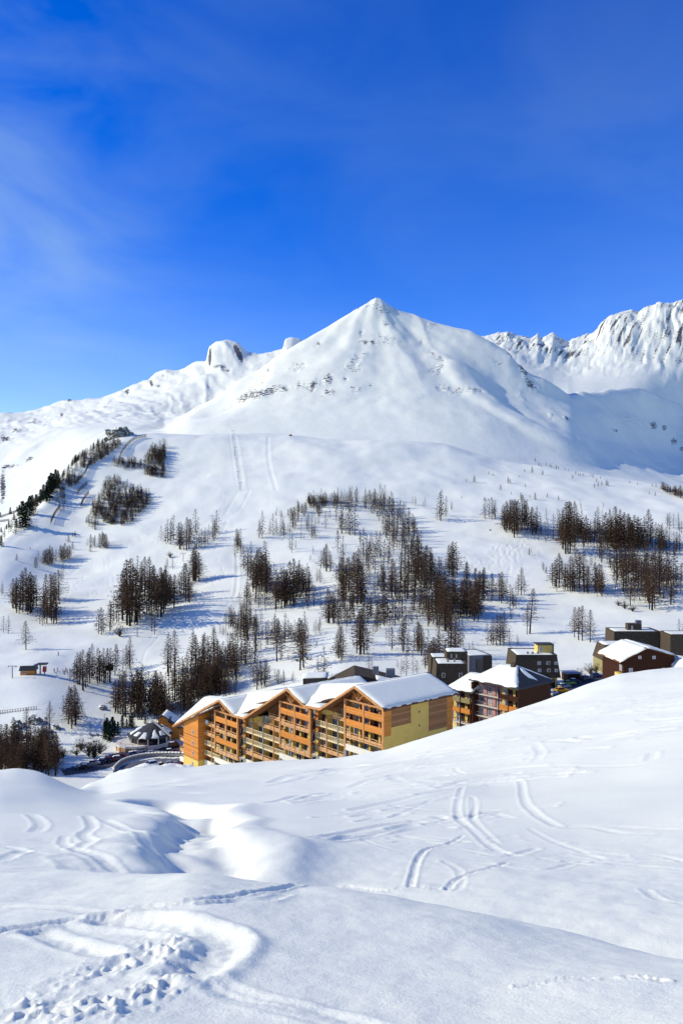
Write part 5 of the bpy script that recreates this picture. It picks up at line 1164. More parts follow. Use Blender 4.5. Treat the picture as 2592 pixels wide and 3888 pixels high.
def hip_roof(parent, x0, x1, y0, y1, ze, zr, rx0, rx1, ry, snow=True, seed=1, bare_right=False):
    """hipped roof: eaves rectangle, ridge from (rx0, ry) to (rx1, ry)"""
    q = MB(); e = 0.25
    q.add([(x0, y0, ze), (x1, y0, ze), (x1, y1, ze), (x0, y1, ze), (rx0, ry, zr), (rx1, ry, zr), (x0, y0, ze-e), (x1, y0, ze-e), (x1, y1, ze-e), (x0, y1, ze-e)],
          [(0, 1, 5, 4), (1, 2, 5), (2, 3, 4, 5), (3, 0, 4), (6, 7, 1, 0), (7, 8, 2, 1), (8, 9, 3, 2), (9, 6, 0, 3), (9, 8, 7, 6)])
    r_ = q.build('roof', ROOFDK, parent)
    snow_sheet(r_, [(x0+.05, y0+.05, ze), (x1-.1, y0+.05, ze), (rx1, ry, zr), (rx0, ry, zr)], 0.55, 14, 10, seed)
    if bare_right: snow_sheet(r_, [(x1-2.2, y0+6.0, ze+1.0), (x1-0.8, y0+9.5, ze+0.45), (rx1+0.2, ry+0.2, zr-0.1), (rx1, ry, zr)], 0.3, 8, 8, seed+1)
    else: snow_sheet(r_, [(x1, y0, ze), (x1, y1, ze), (rx1, ry+.1, zr), (rx1, ry, zr)], 0.5, 10, 8, seed+1)
    snow_sheet(r_, [(x0, y1, ze), (x0, y0, ze), (rx0, ry, zr), (rx0, ry+.1, zr)], 0.5, 10, 8, seed+2)
    snow_sheet(r_, [(x1, y1, ze), (x0, y1, ze), (rx0, ry, zr), (rx1, ry, zr)], 0.5, 10, 8, seed+3)
    return r_
hip_roof(B, -14.8, 0.8, -1.0, 14.0, hb(-42.6), hb(-38.9), -9.5, -5.0, 6.5, seed=11, bare_right=True)
hip_roof(B, -23.0, -13.9, -0.8, 13.6, hb(-46.0), hb(-42.6), -20.0, -13.95, 6.5, seed=15)
bx(B, 'chimney', P_GREY, -6.4, -5.4, 5.2, 6.2, hb(-40), hb(-38.0))

# ------------------------------------------------------------------ grey flat-roofed houses behind
def facing(px, d): return (px-CX)/F*d
def flat_block(name, label, px0, px1, d, ztop, zbot, depth, m, rz=0.0, slope=0.0, wins=(), zground=-56.5, snow=0.35, low=None, slim=0.0):
    x0, x1 = facing(px0, d), facing(px1, d); w_ = (x1-x0)/math.cos(rz)
    e = thing(name, label, 'building', (x0, d, zground), rz, 'grey flat-roofed houses of the village')
    g = lambda z: z-zground
    q = MB(); q.hexa([(-slope, -slope, g(zbot)), (w_+slope, -slope, g(zbot)), (w_+slope, depth, g(zbot)), (-slope, depth, g(zbot))], [(0, 0, g(ztop)), (w_, 0, g(ztop)), (w_, depth, g(ztop)), (0, depth, g(ztop))])
    q.build('wall', m, e)
    for (x0_, x1_, y0_, y1_) in ((-.05, w_+.05, -.06, .22), (-.05, w_+.05, depth-.22, depth+.06), (-.05, .22, .22, depth-.22), (w_-.22, w_+.05, .22, depth-.22)):
        bx(e, 'roof_edge', m, x0_, x1_, y0_, y1_, g(ztop)+.002, g(ztop)+0.32)
    if snow: snow_sheet(e, [(.22, .22, g(ztop)), (w_-.22, .22, g(ztop)), (w_-.22, depth-.22, g(ztop)), (.22, depth-.22, g(ztop))], snow, 10, 10, seed=int(px0) % 31)
    for (u_, z, ww, hh, pm) in wins:
        t_ = (g(ztop)-g(z))/(g(ztop)-g(zbot)); window(e, w_*u_, -slope*t_-0.03, g(z), ww, hh, FRAME_W, pm, split=False)
    return e, w_, g
# carries the yellow penthouse, stands on yellow-walled undercroft
D1, wD, g = flat_block('flat_roofed_house', 'dark grey flat-roofed house with yellow penthouse beside the parked cars', 1958, 2113, 258, -44.9, -51.6, 13, P_GREY, 0.0, 0.95, zground=-55.6,
    wins=[(0.56, -47.6, 1.0, 1.0, G_CURT), (0.78, -47.6, 1.0, 1.0, G_BLUE), (0.97, -47.6, 0.95, 0.95, G_CURT), (0.56, -49.8, 1.0, 1.0, G_CURT), (0.79, -49.8, 1.0, 1.0, G_BLUE), (0.97, -49.8, 0.95, 0.95, G_CURT)])
bx(D1, 'undercroft_wall', P_YEL, wD*0.55, wD+0.2, 0.6, 12.6, 0, g(-51.62))
for f_ in (0.62, 0.78): bx(D1, 'pillar', P_YEL, wD*f_-0.2, wD*f_+0.2, -0.75, -0.3, 0, g(-51.63))
bx(D1, 'garage_opening', G_DARK, wD*0.6, wD*0.96, 0.5, 0.58, 0.1, g(-52.2))
bx(D1, 'penthouse', P_YEL, wD*0.60, wD*0.97, 4.0, 8.5, g(-44.9), g(-42.2)); bx(D1, 'penthouse_side', P_GREY, wD*0.972, wD*1.0, 3.9, 8.7, g(-44.9), g(-42.0))
bx(D1, 'penthouse_roof', ROOFDK, wD*0.58, wD*1.01, 3.7, 8.9, g(-42.19), g(-42.0))
window(D1, wD*0.68, 3.96, g(-44.4), 0.9, 1.6, FRAME_W, G_CURT, name='penthouse_door', split=False)
for f_ in (0.3, 0.42, 0.55): bx(D1, 'roof_vent', METAL, wD*f_, wD*f_+0.6, 2.0, 2.6, g(-44.9), g(-44.0))
C1, wC, g = flat_block('flat_roofed_house', 'grey flat-roofed house with stepped boxes right behind the main gable', 1657, 1772, 236, -43.6, -50.0, 10, P_GREY, 0.0, 0.5, zground=-57,
    wins=[(0.22, -47.2, 0.9, 1.3, G_BLUE), (0.78, -47.2, 0.9, 1.3, G_BLUE)])
bx(C1, 'plinth', P_GREY, -0.4, wC+0.4, -0.4, 10, 0, g(-50.002)); bx(C1, 'roof_box', P_GREY, wC*0.42, wC*1.12, 6.0, 12.0, g(-46.0), g(-40.9))
snow_sheet(C1, [(wC*.44, 6.1, g(-40.9)), (wC*1.1, 6.1, g(-40.9)), (wC*1.1, 11.9, g(-40.9)), (wC*.44, 11.9, g(-40.9))], 0.35, 8, 8, seed=5)
for f_ in (0.55, 0.72): bx(C1, 'roof_window', G_CURT, wC*f_, wC*f_+0.4, 5.93, 6.05, g(-42.7), g(-41.6))
for f_ in (0.38, 0.6): bx(C1, 'chimney', METAL, wC*f_, wC*f_+0.5, 2.5, 3.0, g(-43.6), g(-42.3))
C2, wC2, g = flat_block('flat_roofed_house', 'pale grey flat-roofed house with dark doorway left of the dark grey house', 1780, 1868, 248, -43.4, -51.0, 11, P_GREY2, 0.25, 0.15, zground=-57)
bx(C2, 'doorway', G_DARK, wC2*0.30, wC2*0.62, -0.12, -0.02, g(-51), g(-44.3)); bx(C2, 'side_wall', P_GREY, wC2*0.64, wC2*1.02, -0.25, -0.02, g(-51), g(-43.5)); bx(C2, 'plinth', P_GREY, 0, wC2, 0, 10.5, 0, g(-51.002))
C3, wC3, g = flat_block('flat_roofed_house', 'low grey flat roof seen left of the stepped grey boxes', 1636, 1706, 250, -44.2, -50.0, 8, P_GREY, 0.0, 0.2, zground=-57.5)
bx(C3, 'plinth', P_GREY, 0, wC3, 0, 7.8, 0, g(-50.002))
# dark sloping roof right behind the main block
E1 = thing('sloping_roof_house', 'dark bare sloping roof with chimneys behind the main apartment block', 'building', (facing(1235, 222), 222, -57.5), 0.0)
we = facing(1545, 222)-facing(1235, 222); ge = lambda z: z+57.5
q = MB(); q.prism_y([(0, 0), (we, 0), (we, ge(-47.2)), (we*0.36, ge(-43.9)), (0, ge(-48.0))], 0, 12); q.build('wall', P_GREY, E1)
q = MB(); q.prism_y([(-0.6, ge(-48.1)), (we*0.36, ge(-43.8)), (we+0.6, ge(-47.2)), (we+0.6, ge(-46.9)), (we*0.36, ge(-43.45)), (-0.6, ge(-47.8))], -0.6, 12.5); q.build('roof', P_GREY, E1)
snow_sheet(E1, [(we*0.62, -0.5, ge(-44.8)), (we+0.4, -0.5, ge(-46.8)), (we+0.4, 5.0, ge(-46.75)), (we*0.62, 5.0, ge(-44.75))], 0.3, 12, 6, seed=21)
bx(E1, 'chimney', P_GREY2, we*0.59, we*0.59+1.6, 5, 6.6, ge(-45.5), ge(-42.6))
bx(E1, 'roof_hatch', P_GREY2, we*0.76, we*0.76+2.4, 6, 8, ge(-46), ge(-43.4))
E2 = thing('flat_roof_shed', 'small snow capped shed left of the dark sloping roof', 'building', (facing(1150, 226), 226, -58), 0.0)
w2 = facing(1242, 226)-facing(1150, 226); bx(E2, 'wall', P_GREY, 0, w2, 0, 6, 0, 12.6); snow_sheet(E2, [(-.2, -.3, 12.6), (w2+.2, -.3, 12.9), (w2+.2, 6.2, 12.9), (-.2, 6.2, 12.6)], 0.45, 10, 8, seed=22)
bx(E2, 'dark_opening', G_DARK, w2*0.25, w2*0.8, -0.05, 0.02, 11.4, 12.3)
# carport by the cars
K1 = thing('carport', 'small dark carport with flat bluish roof beside the dark grey house', 'carport', (facing(2152, 268), 268, -55.5), 0.15)
bx(K1, 'wall', W_DARK, 0, 4.4, 0.5, 4.5, 0, 3.0); bx(K1, 'roof', mat('blue_grey_roof', (0.20, 0.24, 0.32), 0.5, 0.1), -0.3, 4.7, -0.4, 4.9, 3.002, 3.25); bx(K1, 'gate', P_YEL, 0.3, 1.6, 0.42, 0.497, 0, 1.3)
for x in (0.0, 4.2): bx(K1, 'post', DKMET, x, x+0.18, -0.2, 0.0, 0, 3.0)
# olive house with slanting grey top, far right
G1 = thing('mansard_house', 'olive walled house with slanting grey upper storey left of the brown chalet', 'building', (facing(2285, 285), 285, -57), 0.05)
gg = lambda z: z+57; wg = facing(2390, 285)-facing(2285, 285)
bx(G1, 'wall', P_OLIVE, 0, wg, 0, 9, 0, gg(-53.0+2.0)); q = MB(); q.hexa([(-.3, -.5, gg(-50.998)), (wg, -.5, gg(-50.998)), (wg, 9, gg(-50.998)), (-.3, 9, gg(-50.998))], [(1.4, 1.0, gg(-46.0)), (wg, 1.0, gg(-46.0)), (wg, 9, gg(-46.0)), (1.4, 9, gg(-46.0))]); q.build('upper_storey', P_GREY, G1)
snow_sheet(G1, [(1.4, 1, gg(-46)), (wg, 1, gg(-46)), (wg, 9, gg(-46)), (1.4, 9, gg(-46))], 0.35, 8, 8, seed=31); window(G1, wg*0.62, -0.02, gg(-49.5)-0.0, 0.8, 0.9, FRAME_W, G_CURT, split=False); window(G1, wg*0.55, -0.04, 1.4, 0.7, 1.0, FRAME_B, G_DARK, split=False)
G2, wG2, g = flat_block('flat_roofed_house', 'dark flat-roofed block with chimneys behind the brown chalet', 2330, 2505, 300, -43.6, -48.5, 10, P_GREY, 0.0, 0.2, zground=-55)
bx(G2, 'plinth', P_GREY, 0, wG2, 0.05, 9.9, 0, g(-48.502)); bx(G2, 'roof_box', P_GREY, wG2*0.36, wG2*0.66, 3, 6, g(-43.6), g(-41.0)); bx(G2, 'chimney', P_GREY2, wG2*0.56, wG2*0.68, 4, 5.5, g(-41.0), g(-39.9)); bx(G2, 'doorway', G_CURT, wG2*0.43, wG2*0.47, 2.93, 3.0, g(-43.2), g(-41.6))
G3, wG3, g = flat_block('flat_roofed_house', 'dark grey block at the right photo edge behind the chalet roof', 2543, 2640, 290, -43.2, -50, 9, P_GREY, 0.0, 0.1, zground=-55)
bx(G3, 'plinth', P_GREY, 0, wG3, 0.05, 8.9, 0, g(-50.002))
# brown chalet at the right edge: broad snowy gable facing us
H1 = thing('brown_chalet', 'dark brown timber chalet with broad snowy gable at the right edge', 'building', (facing(2358, 228), 228, -52.0), 0.10)
gh = lambda z: z+52.0; wh = 15.2
q = MB(); q.prism_y([(0.6, 0), (wh, 0), (wh, gh(-40.0)), (6.9, gh(-37.9+0.25)), (0.6, gh(-40.9))], 0, 14); q.build('wall', W_DARK, H1)
for i, ((x0, z0), (x1, z1)) in enumerate([((-0.9, -41.2), (6.9, -37.4)), ((6.9, -37.4), (wh+0.6, -39.85))]):
    q = MB(); q.prism_y([(x0, gh(z0)-.3), (x1, gh(z1)-.3), (x1, gh(z1)), (x0, gh(z0))], -1.0, 15); r_ = q.build('roof_slope', W_SOFF, H1)
    snow_sheet(r_, [(x0, -1.0, gh(z0)), (x1, -1.0, gh(z1)), (x1, 15, gh(z1)), (x0, 15, gh(z0))], 0.5, 10, 16, seed=41+i)
for (x, z, ww, hh) in [(5.2, -40.6, .9, .85), (9.3, -40.7, .9, .85), (2.6, -44.6, 1.1, 1.5), (12.0, -44.5, 1.0, 1.3), (14.2, -44.5, 1.0, 1.3), (2.7, -48.2, 1.1, 1.4)]:
    window(H1, x, -0.03, gh(z), ww, hh, FRAME_W, G_CURT, split=False)
bx(H1, 'balcony', P_YEL, -0.6, 0.58, 0.4, 3.2, gh(-46.2), gh(-44.6)); bx(H1, 'balcony_door', G_CURT, 0.50, 0.597, 1.0, 2.6, gh(-44.2), gh(-42.4)); bx(H1, 'post', W_BEAM, -0.5, -0.35, 0.5, 0.65, 0, gh(-46.21))
# part of another house at the very edge
H2 = thing('yellow_chalet', 'yellow and red corner of a chalet cut off by the right photo edge', 'building', (facing(2552, 226)+1.3, 226, -52.0), 0.10)
bx(H2, 'wall', P_OLIVE, 0.2, 6, -1.5, 8, 0, gh(-42.2)); bx(H2, 'red_post', mat('red_paint', (0.35, 0.04, 0.03), 0.7, 0.1), 1.4, 1.75, -1.62, -1.503, 0, gh(-42.3))
q = MB(); q.prism_y([(-0.3, gh(-43.0)), (2.2, gh(-41.0)), (7, gh(-41.6)), (7, gh(-41.3)), (2.2, gh(-40.7)), (-0.3, gh(-42.7))], -2.2, 9); r_ = q.build('roof', W_SOFF, H2)
snow_sheet(r_, [(-0.3, -2.2, gh(-42.7)), (2.2, -2.2, gh(-40.7)), (2.2, 9, gh(-40.7)), (-0.3, 9, gh(-42.7))], 0.4, 8, 12, seed=51); snow_sheet(r_, [(2.2, -2.2, gh(-40.7)), (7, -2.2, gh(-41.3)), (7, 9, gh(-41.3)), (2.2, 9, gh(-40.7))], 0.4, 8, 12, seed=52)
# ------------------------------------------------------------------ round restaurant left of the main block
xr, yr = facing(562, 290), 290.0; zr = -83.6
I = thing('round_restaurant', 'low round restaurant with patchy snow on its cone roof left of the apartments', 'restaurant', (xr, yr, zr))
hr = lambda z: z-zr
def ngon(cx_, cy_, r, n_, z, ph=0.0): return [(cx_+r*math.cos(ph+2*math.pi*i/n_), cy_+r*math.sin(ph+2*math.pi*i/n_), z) for i in range(n_)]
def drum(name, m, cx_, cy_, r0, r1, z0, z1, n_=14, ph=0.0, parent=None, cap=True):
    q = MB(); a, b_ = ngon(cx_, cy_, r0, n_, z0, ph), ngon(cx_, cy_, r1, n_, z1, ph)
    fs = [(i, (i+1) % n_, (i+1) % n_+n_, i+n_) for i in range(n_)]
    if cap: fs += [tuple(range(n_, 2*n_)), tuple(range(n_-1, -1, -1))]
    q.add(a+b_, fs); return q.build(name, m, parent)
drum('terrace_wall', W_RAIL, -3.8, -2.2, 6.3, 6.5, -1.5, hr(-80.6), 16, 0.1, I); drum('terrace_band', P_CRM, -3.8, -2.2, 6.62, 6.62, hr(-80.598), hr(-80.0), 16, 0.1, I)
for i in range(16):
    a = ngon(-3.8, -2.2, 6.55, 16, 0, 0.1)[i]; q = MB(); q.box(a[0]-.12, a[0]+.12, a[1]-.12, a[1]+.12, -1, hr(-80.6)); q.build('terrace_post', P_CRM, I)
    b_ = ngon(-3.8, -2.2, 6.4, 16, 0, 0.1)[i]; c = ngon(-3.8, -2.2, 6.4, 16, 0, 0.1)[(i+1) % 16]
    q = MB(); q.bar((b_[0], b_[1], hr(-79.1)), (c[0], c[1], hr(-79.1)), 0.06); q.bar((b_[0], b_[1], hr(-80)), (b_[0], b_[1], hr(-79.1)), 0.05); q.build('terrace_rail', W_BEAM, I)
drum('hall_base', P_CRM, 0.6, 0.6, 6.9, 6.9, -1.5, hr(-80.3), 12, 0.13, I); drum('hall_glass', G_DARK, 0.6, 0.6, 6.75, 6.75, hr(-80.298), hr(-77.7), 12, 0.13, I)
for p in ngon(0.6, 0.6, 6.95, 12, 0, 0.13): bx(I, 'hall_post', P_CRM, p[0]-.2, p[0]+.2, p[1]-.2, p[1]+.2, hr(-80.29), hr(-77.6))
e_ = ngon(0.6, 0.6, 7.9, 12, hr(-77.7), 0.13); apx = (2.2, 1.0, hr(-73.6))
for i in range(12):
    a, b_ = Vector(e_[i]), Vector(e_[(i+1) % 12]); c = Vector(apx); dn = Vector((0, 0, -0.22))
    q = MB(); q.add([a, b_, c, a+dn, b_+dn, c+dn], [(0, 1, 2), (5, 4, 3), (0, 3, 4, 1)]); rp_ = q.build('roof_panel', ROOFDK, I)
    rs_ = random.Random(i*7+3); f0, f1 = rs_.choice((0.0, 0.0, 0.1, 0.25)), rs_.uniform(0.3, 0.9)
    L = lambda u_, v_: tuple((a.lerp(b_, u_)).lerp(c, v_))
    snow_sheet(rp_, [L(rs_.uniform(0.02, .35), f0), L(rs_.uniform(.75, .99), f0), L(rs_.uniform(.55, .95), f1), L(rs_.uniform(.05, .4), f1)], 0.32, 6, 6, seed=60+i)
q = MB(); q.bar((1.4, -0.4, hr(-72.7)), (8.6, -3.0, hr(-77.9)), 0.34); q.build('ridge_beam', P_CRM, I)
q = MB(); q.bar((0.6, 0.2, hr(-72.3)), (2.3, -0.6, hr(-73.6)), 0.25); q.build('ridge_finial', P_CRM, I)
q = MB(); q.prism_y([(2.5, -1), (11.5, -1), (11.5, hr(-77.5)), (4.0, hr(-72.9)), (2.5, hr(-74.0))], 5.0, 12.0); q.build('rear_wing', W_OR, I)
q = MB(); q.prism_y([(2.0, hr(-74.4)), (4.0, hr(-72.6)), (12.6, hr(-77.7)), (12.6, hr(-77.4)), (4.0, hr(-72.2)), (2.0, hr(-74.0))], 4.2, 12.6); rw = q.build('rear_roof', ROOFDK, I)
snow_sheet(rw, [(4.0, 4.3, hr(-72.2)), (12.4, 4.3, hr(-77.3)), (12.4, 12.5, hr(-77.3)), (4.0, 12.5, hr(-72.2))], 0.4, 12, 10, seed=75)
for x in (6.0, 8.6): q = MB(); q.add([(x, 4.2, hr(-73.6)-(x-4)*.6), (x+1.8, 4.2, hr(-73.6)-(x-2.2)*.6), (x+0.9, 4.0, hr(-72.0)-(x-4)*.5), (x+0.9, 7.5, hr(-72.4)-(x-4)*.55)], [(0, 1, 2), (1, 3, 2), (0, 2, 3)]); q.build('dormer', ROOFDK, rw)

# ------------------------------------------------------------------ car parks, road and its wall
ASPH = mat('wet_asphalt', (0.050, 0.050, 0.054), 0.75, 0.35, 0.35); ROADM = mat('grey_asphalt', (0.115, 0.115, 0.120), 0.8, 0.2, 0.3)
def drape(name, poly, step, lift, m, dmin):
    xs = [p[0] for p in poly]; ys = [p[1] for p in poly]; q = MB(); idx_ = {}
    w_ = [hits([p], dmin, 330)[0] for p in poly]                  # outline on the ground (plan)
    x0, x1 = min(p[0] for p in w_), max(p[0] for p in w_); y0, y1 = min(p[1] for p in w_), max(p[1] for p in w_)
    nx, ny = int((x1-x0)/step)+1, int((y1-y0)/step)+1
    def vid(i, j):
        if (i, j) not in idx_:
            x, y = x0+i*step, y0+j*step; idx_[(i, j)] = len(q.v); q.v.append((x, y, gz(x, y)+lift))
        return idx_[(i, j)]
    for i in range(nx):
        for j in range(ny):
            if in_poly(x0+(i+.5)*step, y0+(j+.5)*step, w_): q.f.append((vid(i, j), vid(i+1, j), vid(i+1, j+1), vid(i, j+1)))
    o = q.build(name, m, None, True); o['kind'] = 'structure'; return o
o = drape('car_park', [(232, 2926), (300, 2905), (420, 2866), (500, 2846), (560, 2838), (700, 2832), (705, 2872), (560, 2869), (475, 2885), (425, 2912), (330, 2935), (250, 2945)], 0.8, 0.14, ASPH, 206); o['label'] = 'dark wet car park beside the apartment block'
o = drape('road', [(705, 2878), (600, 2880), (520, 2890), (465, 2908), (440, 2932), (480, 2940), (560, 2926), (640, 2914), (705, 2912)], 0.8, 0.16, ROADM, 200); o['label'] = 'grey road bending below the car park'
o = drape('car_park', [(2070, 2665), (2090, 2625), (2150, 2592), (2210, 2572), (2300, 2558), (2310, 2575), (2230, 2606), (2120, 2665)], 0.8, 0.14, ASPH, 200); o['label'] = 'dark car park behind the right-hand snow slope'
RW = thing('retaining_wall', 'curved cream retaining wall with snow on top beside the road', 'wall', hit(560, 2873, 206))
org = Vector(RW.location); pw = [Vector((p[0], p[1], gz(*p))) for p in hits(smooth_line([(705, 2873), (640, 2872), (575, 2874), (515, 2883), (465, 2900), (436, 2925), (432, 2940)], 5), 206, 330)]
q, q2 = MB(), MB()
for a, b_ in zip(pw[:-1], pw[1:]):
    a, b_ = a-org, b_-org; d = (b_-a); d.z = 0; d.normalize(); n_ = Vector((-d.y, d.x, 0))*0.18; up = Vector((0, 0, 1.25)); dn = Vector((0, 0, -1.0))
    q.hexa([a-n_+dn, b_-n_+dn, b_+n_+dn, a+n_+dn], [a-n_+up, b_-n_+up, b_+n_+up, a+n_+up])
    q2.hexa([a-n_*1.8+up, b_-n_*1.8+up, b_+n_*1.8+up, a+n_*1.8+up], [a-n_*1.0+up*1.28, b_-n_*1.0+up*1.28, b_+n_*1.0+up*1.28, a+n_*1.0+up*1.28])
q.build('wall_body', mat('grey_concrete', (0.24, 0.235, 0.22), 0.85, 0.15, 0.8), RW); q2.build('snow_cap', SNOWCAP, RW, True)

# ------------------------------------------------------------------ cars
def car_meshes(name, col, van=False):
    L, Wd, Hh = (4.6, 1.85, 1.95) if van else (4.2, 1.74, 1.46)
    paint = mat('paint_'+name, col, 0.28, 0.05, 2.0, metal=0.1, spec=0.5)
    q = MB(); x = L/2
    lo = [(-x, .32), (-x+.12, .22), (x-.15, .22), (x, .38), (x-.02, .66), (x-.25, .80), (x-1.15 if not van else x-.8, .92), (-x+.25, .95), (-x, .82)]
    n_ = len(lo); ws = [Wd/2*(0.95 if z < .3 else 1.0 if z < .85 else 0.96) for _, z in lo]
    q.add([(px_, -w_, z) for (px_, z), w_ in zip(lo, ws)]+[(px_, w_, z) for (px_, z), w_ in zip(lo, ws)], [tuple(range(n_)), tuple(range(2*n_-1, n_-1, -1))]+[(i, i+n_, (i+1) % n_+n_, (i+1) % n_) for i in range(n_)])
    q.hexa([(-x+.55, -.58, Hh-.06), (x-1.95 if not van else x-1.5, -.58, Hh-.06), (x-1.95 if not van else x-1.5, .58, Hh-.06), (-x+.55, .58, Hh-.06)], [(-x+.7, -.52, Hh), (x-2.1 if not van else x-1.6, -.52, Hh), (x-2.1 if not van else x-1.6, .52, Hh), (-x+.7, .52, Hh)])
    for sx, sy in ((-x+.3, 1), (x-1.25 if not van else x-.9, 1), (-x+.3, -1), (x-1.25 if not van else x-.9, -1)):
        q.bar((sx, sy*Wd/2*.93, .92), ((-x+.62) if sx < 0 else (x-2.0 if not van else x-1.55), sy*.58, Hh-.04), .05)
    body_ = q.mesh('car_body', paint)
    g_ = MB(); g_.hexa([(-x+.30, -Wd/2*.93, .93), (x-1.2 if not van else x-.85, -Wd/2*.93, .91), (x-1.2 if not van else x-.85, Wd/2*.93, .91), (-x+.30, Wd/2*.93, .93)], [(-x+.62, -.58, Hh-.065), (x-2.0 if not van else x-1.55, -.58, Hh-.065), (x-2.0 if not van else x-1.55, .58, Hh-.065), (-x+.62, .58, Hh-.065)])
    glass_ = g_.mesh('car_glass', G_DARK)
    return body_, glass_, L, Wd
_w = MB(); _w.bar((0, -.11, 0), (0, .11, 0), .31, .31, 12); WHEEL = _w.mesh('tyre', mat('rubber', (0.02, 0.02, 0.02), 0.9, 0.1))
_w = MB(); _w.bar((0, -.125, 0), (0, .125, 0), .19, .19, 10); RIM = _w.mesh('rim', METAL)
_w = MB(); _w.box(-.03, .05, -.17, .17, -.07, .07); HEADL = _w.mesh('headlight', G_CURT); TAILL = _w.mesh('taillight', mat('tail_red', (0.35, 0.01, 0.01), 0.3, 0.05))
_w = MB(); _w.hexa([(-1.35, -.5, 0), (.1, -.5, 0), (.1, .5, 0), (-1.35, .5, 0)], [(-1.2, -.4, .12), (0, -.4, .14), (0, .4, .14), (-1.2, .4, .12)]); ROOFSN = _w.mesh('car_roof_snow', SNOWCAP)
CM = {k: car_meshes(k, c, v) for k, c, v in [('silver', (0.42, 0.43, 0.45), 0), ('black', (0.02, 0.02, 0.022), 0), ('dark_red', (0.14, 0.015, 0.015), 0), ('white', (0.68, 0.68, 0.66), 0), ('dark_blue', (0.03, 0.05, 0.12), 0), ('yellow', (0.85, 0.42, 0.01), 0), ('lime_green', (0.30, 0.42, 0.06), 0), ('grey', (0.12, 0.125, 0.13), 0), ('dark_van', (0.03, 0.03, 0.035), 1)]}
def car(colour, px, py, rz, label, dmin, group, snow=False):
    x, y, z = hit(px, py, dmin, 330); bm_, gm_, L, Wd = CM[colour]
    e = thing('parked_car', label, 'car', (x, y, z+.14), rz, group)
    part('body', bm_, e); part('windows', gm_, e)
    for sx in (-L/2+.75, L/2-.8):
        for sy in (-Wd/2+.1, Wd/2-.1):
            w_ = part('wheel', WHEEL, e, location=(sx, sy, .31)); part('rim', RIM, w_)
    for sy in (-.62, .62): part('headlight', HEADL, e, location=(L/2-.05, sy, .66)); part('taillight', TAILL, e, location=(-L/2-.0, sy, .74))
    if snow: part('roof_snow', ROOFSN, e, location=(-.25, 0, 1.45 if colour != 'dark_van' else 1.94))
LOTL = [('black', 30, 838, 'small black car at the left end of the car row'), ('grey', 68, 822, 'grey car second in the row of parked cars'), ('silver', 150, 795, 'silver car with frosted windows in the row'), ('dark_blue', 205, 785, 'dark blue car between the silver and the black car'),
        ('black', 262, 770, 'black car near the middle of the row'), ('dark_red', 312, 762, 'dark red car near the middle of the row'), ('grey', 358, 752, 'grey car left of the maroon car'), ('dark_red', 436, 730, 'maroon car at the bend of the row'),
        ('dark_blue', 545, 705, 'dark blue car with snowy roof below the terrace'), ('white', 600, 672, 'white car below the restaurant terrace'), ('dark_red', 665, 645, 'dark red car high up by the restaurant'), ('silver', 735, 695, 'silver car in front of the restaurant hall'),
        ('black', 870, 685, 'black car left of the apartment tower'), ('dark_red', 955, 690, 'dark red car closest to the apartment tower'), ('dark_van', 950, 625, 'dark van parked above the cars by the tower'),
        ('white', 700, 832, 'snow covered white car on the lower road'), ('black', 830, 818, 'black car on the lower road'), ('silver', 915, 802, 'silver estate car on the lower road by the tower'), ('dark_red', 1005, 800, 'dark red car half hidden by the tower foot')]
rc = random.Random(12)
for k, (c, x_, y_, lab) in enumerate(LOTL):
    car(c, 300+x_*.3827, 2600+y_*.3827, (0.25 if x_ < 480 else 0.5)+rc.uniform(-.1, .1)+(math.pi if k % 3 == 0 else 0), lab, 196 if y_ > 795 and x_ > 600 else 206, 'cars parked left of the apartment block', snow=k % 2 == 0)
for k, (c, px_, py_, rz, lab) in enumerate([('white', 2098, 2640, 0.9, 'white car at the near end of the right-hand car park'), ('yellow', 2131, 2629, 0.25, 'bright yellow car in the right-hand car park'), ('silver', 2140, 2613, 0.4, 'silver car behind the yellow car'), ('lime_green', 2160, 2601, 0.4, 'lime green car under the dark grey house'), ('black', 2180, 2594, 0.5, 'black car right of the green car'), ('grey', 2225, 2582, 0.5, 'grey car beyond the carport'), ('dark_blue', 2262, 2572, 0.4, 'dark blue car farthest right in the car park')]):
    car(c, px_, py_, rz, lab, 200, 'cars in the right-hand car park', snow=k in (2, 4))

# ------------------------------------------------------------------ lift hut, pylons, cabin on a post
x, y, z = hit(122, 2560, 290); LH = thing('lift_hut', 'small orange and black lift station hut on the left piste', 'hut', (x, y, z-.2), 0.1)
bx(LH, 'wall', W_OR, -4.4, 1.6, -1.6, 1.8, 0, 2.3); q = MB(); q.prism_y([(-4.9, 2.1), (2.2, 2.1), (1.8, 4.3), (-4.2, 4.3)], -2.3, 2.3); rf = q.build('roof', DKMET, LH)
bx(LH, 'canopy', DKMET, 2.3, 6.6, -1.6, 1.6, 4.4, 4.9); bx(LH, 'drive_wheel', mat('red_machine', (0.45, 0.03, 0.03), 0.5, 0.1), 4.7, 6.0, -.9, .9, 1.2, 3.4); bx(LH, 'support', METAL, 3.3, 3.8, -.5, .5, 0, 4.4); bx(LH, 'support', DKMET, 5.2, 5.5, -.3, .3, 0, 1.2)
window(LH, -2.6, -1.63, 0.9, 1.4, 1.0, FRAME_W, G_BLUE); snow_sheet(rf, [(-4.1, -2.2, 4.3), (1.7, -2.2, 4.3), (1.7, 2.2, 4.3), (-4.1, 2.2, 4.3)], 0.25, 8, 6, seed=80)
